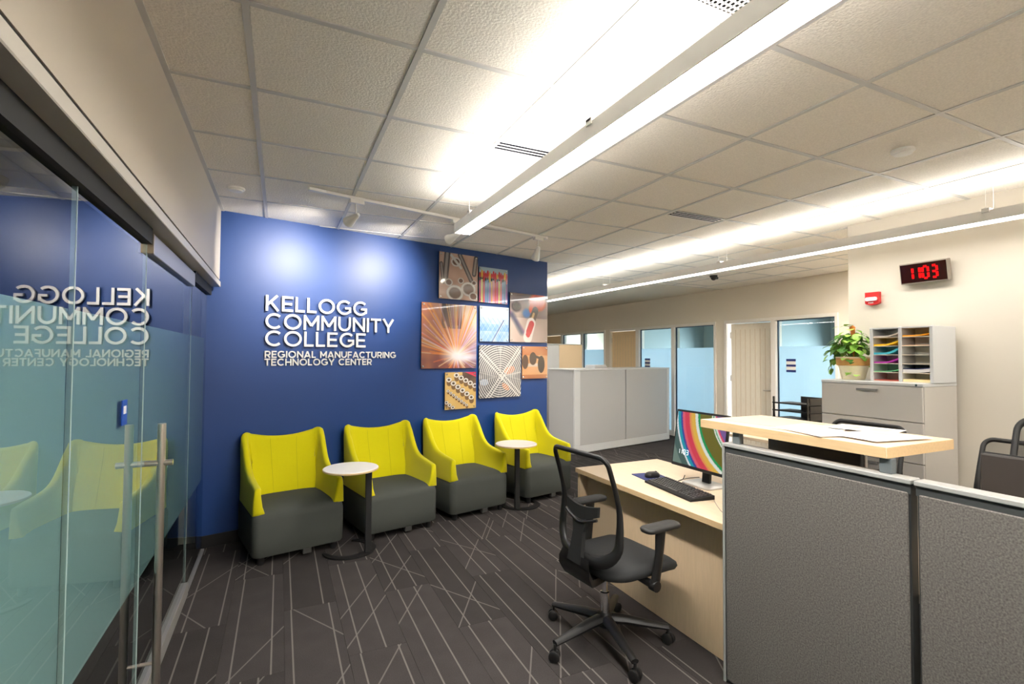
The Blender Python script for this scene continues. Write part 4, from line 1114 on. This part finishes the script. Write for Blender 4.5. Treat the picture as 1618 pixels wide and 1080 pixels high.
def stack(label, cidx, k, rgb, th=.012, curl=.03, z_extra=0):
    a, b_ = cols[cidx]; a += .003; b_ -= .003; n = 8; mb = MB(); rs = []
    for q in range(n + 1):
        f = q / n; y = b_ + (a - b_) * f; lift = curl * max(0, f - .45) ** 1.7 * 2.2
        z = k * ph + .0055 + z_extra
        rs.append([(.008, y, z + lift), (.185, y, z + lift * .3), (.185, y, z + th + lift * .3), (.008, y, z + th + lift)])
    mb.rings(rs)
    o = obj('paper_stack', mb, mat('paper_%d_%d_%d' % rgb, rgb, rough=.75)); o.location = so.location
    tag(o, label, 'paper', 'paper stacks in the sorter')
stack('off white papers in the top slot of the left sorter column', 0, 5, (212, 204, 194), .01, .03)
stack('bright yellow papers in the left column of the sorter', 0, 4, (250, 200, 20), .014, .036)
stack('turquoise papers in the left column of the sorter', 0, 3, (70, 190, 214), .016, .045)
stack('magenta papers in the left column of the sorter', 0, 2, (190, 50, 178), .012, .04)
stack('green papers in the left column of the sorter', 0, 1, (110, 196, 140), .007, .02)
stack('red papers in the bottom slot of the left sorter column', 0, 0, (196, 84, 70), .007, .0)
stack('orange papers in the top slot of the right sorter column', 1, 5, (252, 172, 20), .01, .016)
stack('pale orange sheet in the right column of the sorter', 1, 4, (236, 180, 130), .003, .0)
stack('thick white papers in the right column of the sorter', 1, 1, (226, 222, 222), .024, .014)
stack('navy sheets lying on thick white papers in the right sorter column', 1, 1, (30, 44, 96), .006, .014, .0245)
stack('cream papers in the bottom slot of the right sorter column', 1, 0, (246, 226, 170), .018, .0)

# potted plant
pp = thing('potted_plant', 'leafy green pothos in a cream and terracotta pot on the filing cabinet', 'plant', (4.41, 2.565, 1.3905))
obj('pot', MB().lathe([(.078, 0), (.082, .004), (.108, .115), (.112, .12), (.1, .12), (.09, .1)], 36), mat('cream_glaze', (250, 236, 204), rough=.4, noise=.08, nscale=30), pp, 40)
obj('pot_rim', MB().lathe([(.112, .118), (.122, .122), (.126, .17), (.126, .178), (.118, .18), (.112, .17)], 36), mat('terracotta', (216, 160, 92), rough=.6, noise=.12, nscale=20), pp, 40)
obj('pot_lip', MB().lathe([(.119, .1795), (.127, .1805), (.127, .190), (.12, .192), (.112, .186)], 36), mat('lip_glaze', (240, 214, 180), rough=.45), pp, 40)
obj('soil', MB().lathe([(.112, .165), (.05, .172)], 24), mat('soil', (50, 38, 28), rough=.95, noise=.3, nscale=90), pp)
obj('moss_pole', MB().tube([(.0, .0, .165), (.0, .0, .44)], [.012, .018], 10).tube([(0, 0, .43), (-.005, .01, .455)], [.024, .014], 10), mat('orange_pole', (222, 130, 60), rough=.8, noise=.2, nscale=60), pp)
def leaf_me(idx, rgb):
    out = [(0, 0), (.22, .12), (.40, .34), (.42, .55), (.28, .78), (.08, .96), (0, 1.0)]
    ctr = [(0, .04 if i == 0 else y) for i, (x, y) in enumerate(out)]
    vs, fs = [], []
    n = len(out)
    for s_ in (-1, 0, 1):
        for (x, y) in out: vs.append((s_ * x, y, -.35 * y * y + (.10 * abs(s_) * x)))
    for i in range(n - 1):
        fs.append((i, i + 1, n + i + 1, n + i)); fs.append((n + i, n + i + 1, 2 * n + i + 1, 2 * n + i))
    return MB().add(vs, fs).mesh('leaf', mat('leaf_green_%d' % idx, rgb, rough=.4, noise=.2, nscale=6), 80)
LM = [leaf_me(0, (96, 152, 40)), leaf_me(1, (132, 186, 60)), leaf_me(2, (66, 116, 36)), leaf_me(3, (166, 206, 92))]
PR = random.Random(11)
stems = MB()
for k in range(150):
    th = PR.uniform(0, 2 * PI); ph_ = PR.uniform(0, 1) ** .8
    rad_ = .03 + .15 * ph_ ; z = .20 + .20 * (1 - ph_ ** 2) * PR.uniform(.45, 1.1) + PR.uniform(-.03, .03)
    if ph_ > .8: z -= PR.uniform(.0, .06)
    x, y = rad_ * math.cos(th) * .8, rad_ * math.sin(th) * 1.05
    y += .012
    if y < -.085: y = -.085 + (y + .085) * .1
    if x > .2: x = .2
    o = link('leaf', LM[PR.choice((0, 0, 1, 1, 2, 3))], pp)
    s_ = PR.uniform(.055, .085) * (.7 if y < -.06 else 1)
    Ml = Matrix.Translation((x, y, z)) @ Matrix.Rotation(th - PI / 2 + PR.uniform(-.6, .6), 4, 'Z') @ Matrix.Rotation(PR.uniform(-.9, .25), 4, 'X') @ Matrix.Diagonal((s_, s_, s_, 1))
    o.matrix_local = Ml
    if k % 3 == 0: stems.tube([(x * .15, y * .15, .165), (x * .6, y * .6, max(.2, z * .9)), (x, y, z)], .0022, 5)
for (x, y, z, th) in ((-.05, .135, .16, 1.7), (-.06, .15, .12, 2.0), (-.04, .145, .09, 1.5), (-.05, .15, .095, 2.4), (-.10, -.03, .06, 3.3), (-.10, -.05, .05, 2.8), (-.1, -.09, .045, 3.5), (-.02, .02, .47, 1.0), (-.02, -.03, .46, 2.0), (-.02, .09, .45, 2.0)):
    o = link('leaf', LM[PR.choice((0, 1, 3))], pp); s_ = .06
    o.matrix_local = Matrix.Translation((x, y, z)) @ Matrix.Rotation(th - PI / 2, 4, 'Z') @ Matrix.Rotation(-.9 if y > .1 else .1, 4, 'X') @ Matrix.Diagonal((s_, s_, s_, 1))
stems.tube([(-.02, .05, .17), (-.05, .13, .2), (-.06, .15, .14), (-.05, .15, .08)], .0022, 5)
stems.tube([(0, 0, .44), (-.02, .06, .46), (-.02, .09, .45)], .002, 5)
obj('stems', stems, mat('stem_green', (120, 150, 60), rough=.6), pp)['kind'] = 'stuff'

# ------------------------------------------------------------------ letter trays on a low table
lt = thing('low_table', 'pale table behind the counter carrying the black letter trays', 'table', (4.42, 2.86, 0))
obj('table_top', B(0, 0, .715, .68, 1.0, .745, bev=.002), M_MAPLE, lt)
for x in (.03, .61):
    for y in (.03, .93): obj('leg', B(x, y, 0, x + .04, y + .04, .7148), M_STEELG2, lt)
TZ = .7455
for k in range(6):
    t = thing('letter_tray', ['lowest', 'second lowest', 'third lowest', 'third highest', 'second highest', 'topmost'][k] + ' black letter tray of the stack left of the filing cabinet', 'letter tray', (4.60, 3.20, TZ + k * .0735), 0, 'black letter trays in one stack')
    # local: x depth away, y width
    obj('tray_floor', B(-.12, -.18, 0.006, .14, .18, .011), M_BLACK, t)
    obj('tray_lip', B(-.126, -.18, .0055, -.1205, .18, .02), M_BLACKM, t)
    for s_ in (-1, 1):
        obj('side_post', MB().add([(-.12, s_ * .18, .0), (-.095, s_ * .18, .0), (-.1, s_ * .18, .073), (-.12, s_ * .18, .073), (-.12, s_ * .172, .0), (-.095, s_ * .172, .0), (-.1, s_ * .172, .073), (-.12, s_ * .172, .073)], [(0, 1, 2, 3), (7, 6, 5, 4), (0, 4, 5, 1), (1, 5, 6, 2), (2, 6, 7, 3), (3, 7, 4, 0)]), M_BLACK, t)
        if s_ < 0: obj('side_wall', B(-.08, s_ * .172, .011, .14, s_ * .18, .073), M_BLACK, t)
    obj('rear_wall', B(.134, -.17, .011, .14, .06, .073), M_BLACK, t)

# ------------------------------------------------------------------ clock and fire strobe on the white wall
ck = thing('wall_clock', 'black digital clock with red digits high on the white wall', 'clock', (4.699, 2.148, 2.185))
CM = Matrix.Rotation(math.radians(-9), 4, 'Y') @ Matrix.Rotation(-PI / 2, 4, 'Z')
cw2 = .163
obj('case', MB().box(-cw2, -.058, 0, cw2, -.004, .168, bev=.006).xf(Matrix.Translation((-.012, 0, 0)) @ CM), mat('clock_case', (150, 140, 128), rough=.4, metal=.3), ck)
obj('face', MB().box(-cw2 + .008, -.0595, .009, cw2 - .008, -.0583, .158).xf(Matrix.Translation((-.012, 0, 0)) @ CM), mat('clock_face', (40, 14, 10), rough=.12), ck)
for ch, x in zip('11:03', (-.106, -.058, -.020, -.001, .057)):
    dg = MB(); seg_digit(dg, ch, x, .036, .036, .092, .016, -.0598)
    obj('digit', dg.xf(Matrix.Translation((-.012, 0, 0)) @ CM), emitter('red_digits', (255, 16, 18), .9), ck)
obj('wall_bracket', B(-.03, -.06, .03, -.0002, .06, .14), M_BLACKM, ck)
fa = thing('fire_strobe', 'red fire alarm strobe on the white wall left of the clock', 'fire alarm', (4.6995, 2.55, 2.035))
poly = [(-.055, .112), (.055, .112), (.055, .02)] + [(.055 * math.cos(a * PI / 10), .02 - .02 * math.sin(a * PI / 10)) for a in range(1, 10)] + [(-.055, .02)]
RXZ = Matrix.Rotation(-PI / 2, 4, 'Z') @ Matrix.Rotation(PI / 2, 4, 'X')
obj('housing', MB().prism(poly, 0.001, .04).xf(RXZ), M_RED, fa)
obj('strobe_lens', MB().prism(rrect(.09, .032, .012, 5, 0, .052), .0401, .056).xf(RXZ), mat('strobe_lens', (244, 240, 240), rough=.15), fa)
tx_ = MB(); cur = -.026
fire = thing
for chx in 'FIRE':
    w_, me_ = letter_mesh(chx, .2, .013, .0006, 1, 'lettering', M_PAPER)
    o = link('lettering', me_, fa); o.matrix_local = Matrix.Rotation(-PI / 2, 4, 'Z') @ Matrix.Translation((cur, -.0402, .014)); cur += w_ + .003

# ------------------------------------------------------------------ grey storage unit, hutch and box beyond the blue wall
GA = math.radians(11.8)
gc = thing('storage_cabinet', 'wide pale grey steel storage cabinet with two sliding doors beyond the blue wall', 'cabinet', (4.27, 6.735, 0), GA)
GL, GH = 2.50, 1.367
obj('carcass', B(0, .03, .0, GL, .62, GH - .022, bev=.003), M_STEELG2, gc)
obj('top', B(-.01, -.005, GH - .0215, GL + .01, .63, GH, bev=.003), M_STEELG3, gc)
obj('plinth', B(0, .0, .015, GL, .0298, .13, bev=.003), M_STEELG3, gc)
obj('upright', B(0, -.002, .131, .13, .0298, GH - .022, bev=.008), M_STEELG3, gc)
obj('upright', B(GL - .07, -.002, .131, GL, .0298, GH - .022, bev=.008), M_STEELG3, gc)
obj('sliding_door', B(.131, .006, .131, 1.245, .0295, GH - .023, bev=.003), M_STEELG2, gc)
obj('sliding_door', B(1.262, .006, .131, GL - .071, .0295, GH - .023, bev=.003), M_STEELG2, gc)
bx1 = thing('desktop_printer', 'low grey machine on the top of the wide storage cabinet', 'printer', (5.02, 7.22, 1.3675), GA)
obj('body', B(-.15, -.12, 0, .15, .12, .045, bev=.008), M_STEELG2, bx1)
obj('lid', B(-.14, -.11, .0455, .14, .11, .058, bev=.004), M_STEELG3, bx1)
hu = thing('tall_cabinet', 'tall pale tan cabinet rising behind the storage cabinet', 'cabinet', (4.30, 8.0, 0))
obj('side_panel', B(0, .01, 0, .44, .6, 1.785), M_STEELG3, hu)
obj('front_panel', B(.44, 0, 0, .945, .6, 1.79, bev=.004), mat('tan_laminate', (232, 206, 168), rough=.5), hu)
obj('top', B(-.01, -.01, 1.7905, .955, .61, 1.805), M_STEELG3, hu)
wo = thing('wall_outlet', 'dark outlet plate low on the pier by the closed tan door', 'outlet', (XF - .0125, 6.40, .14))
obj('plate', B(0, -.04, 0, .012, .04, .12, bev=.002), M_DKGAP, wo)
obj('socket', B(-.003, -.02, .03, -.0002, .02, .09), M_BLACK, wo)
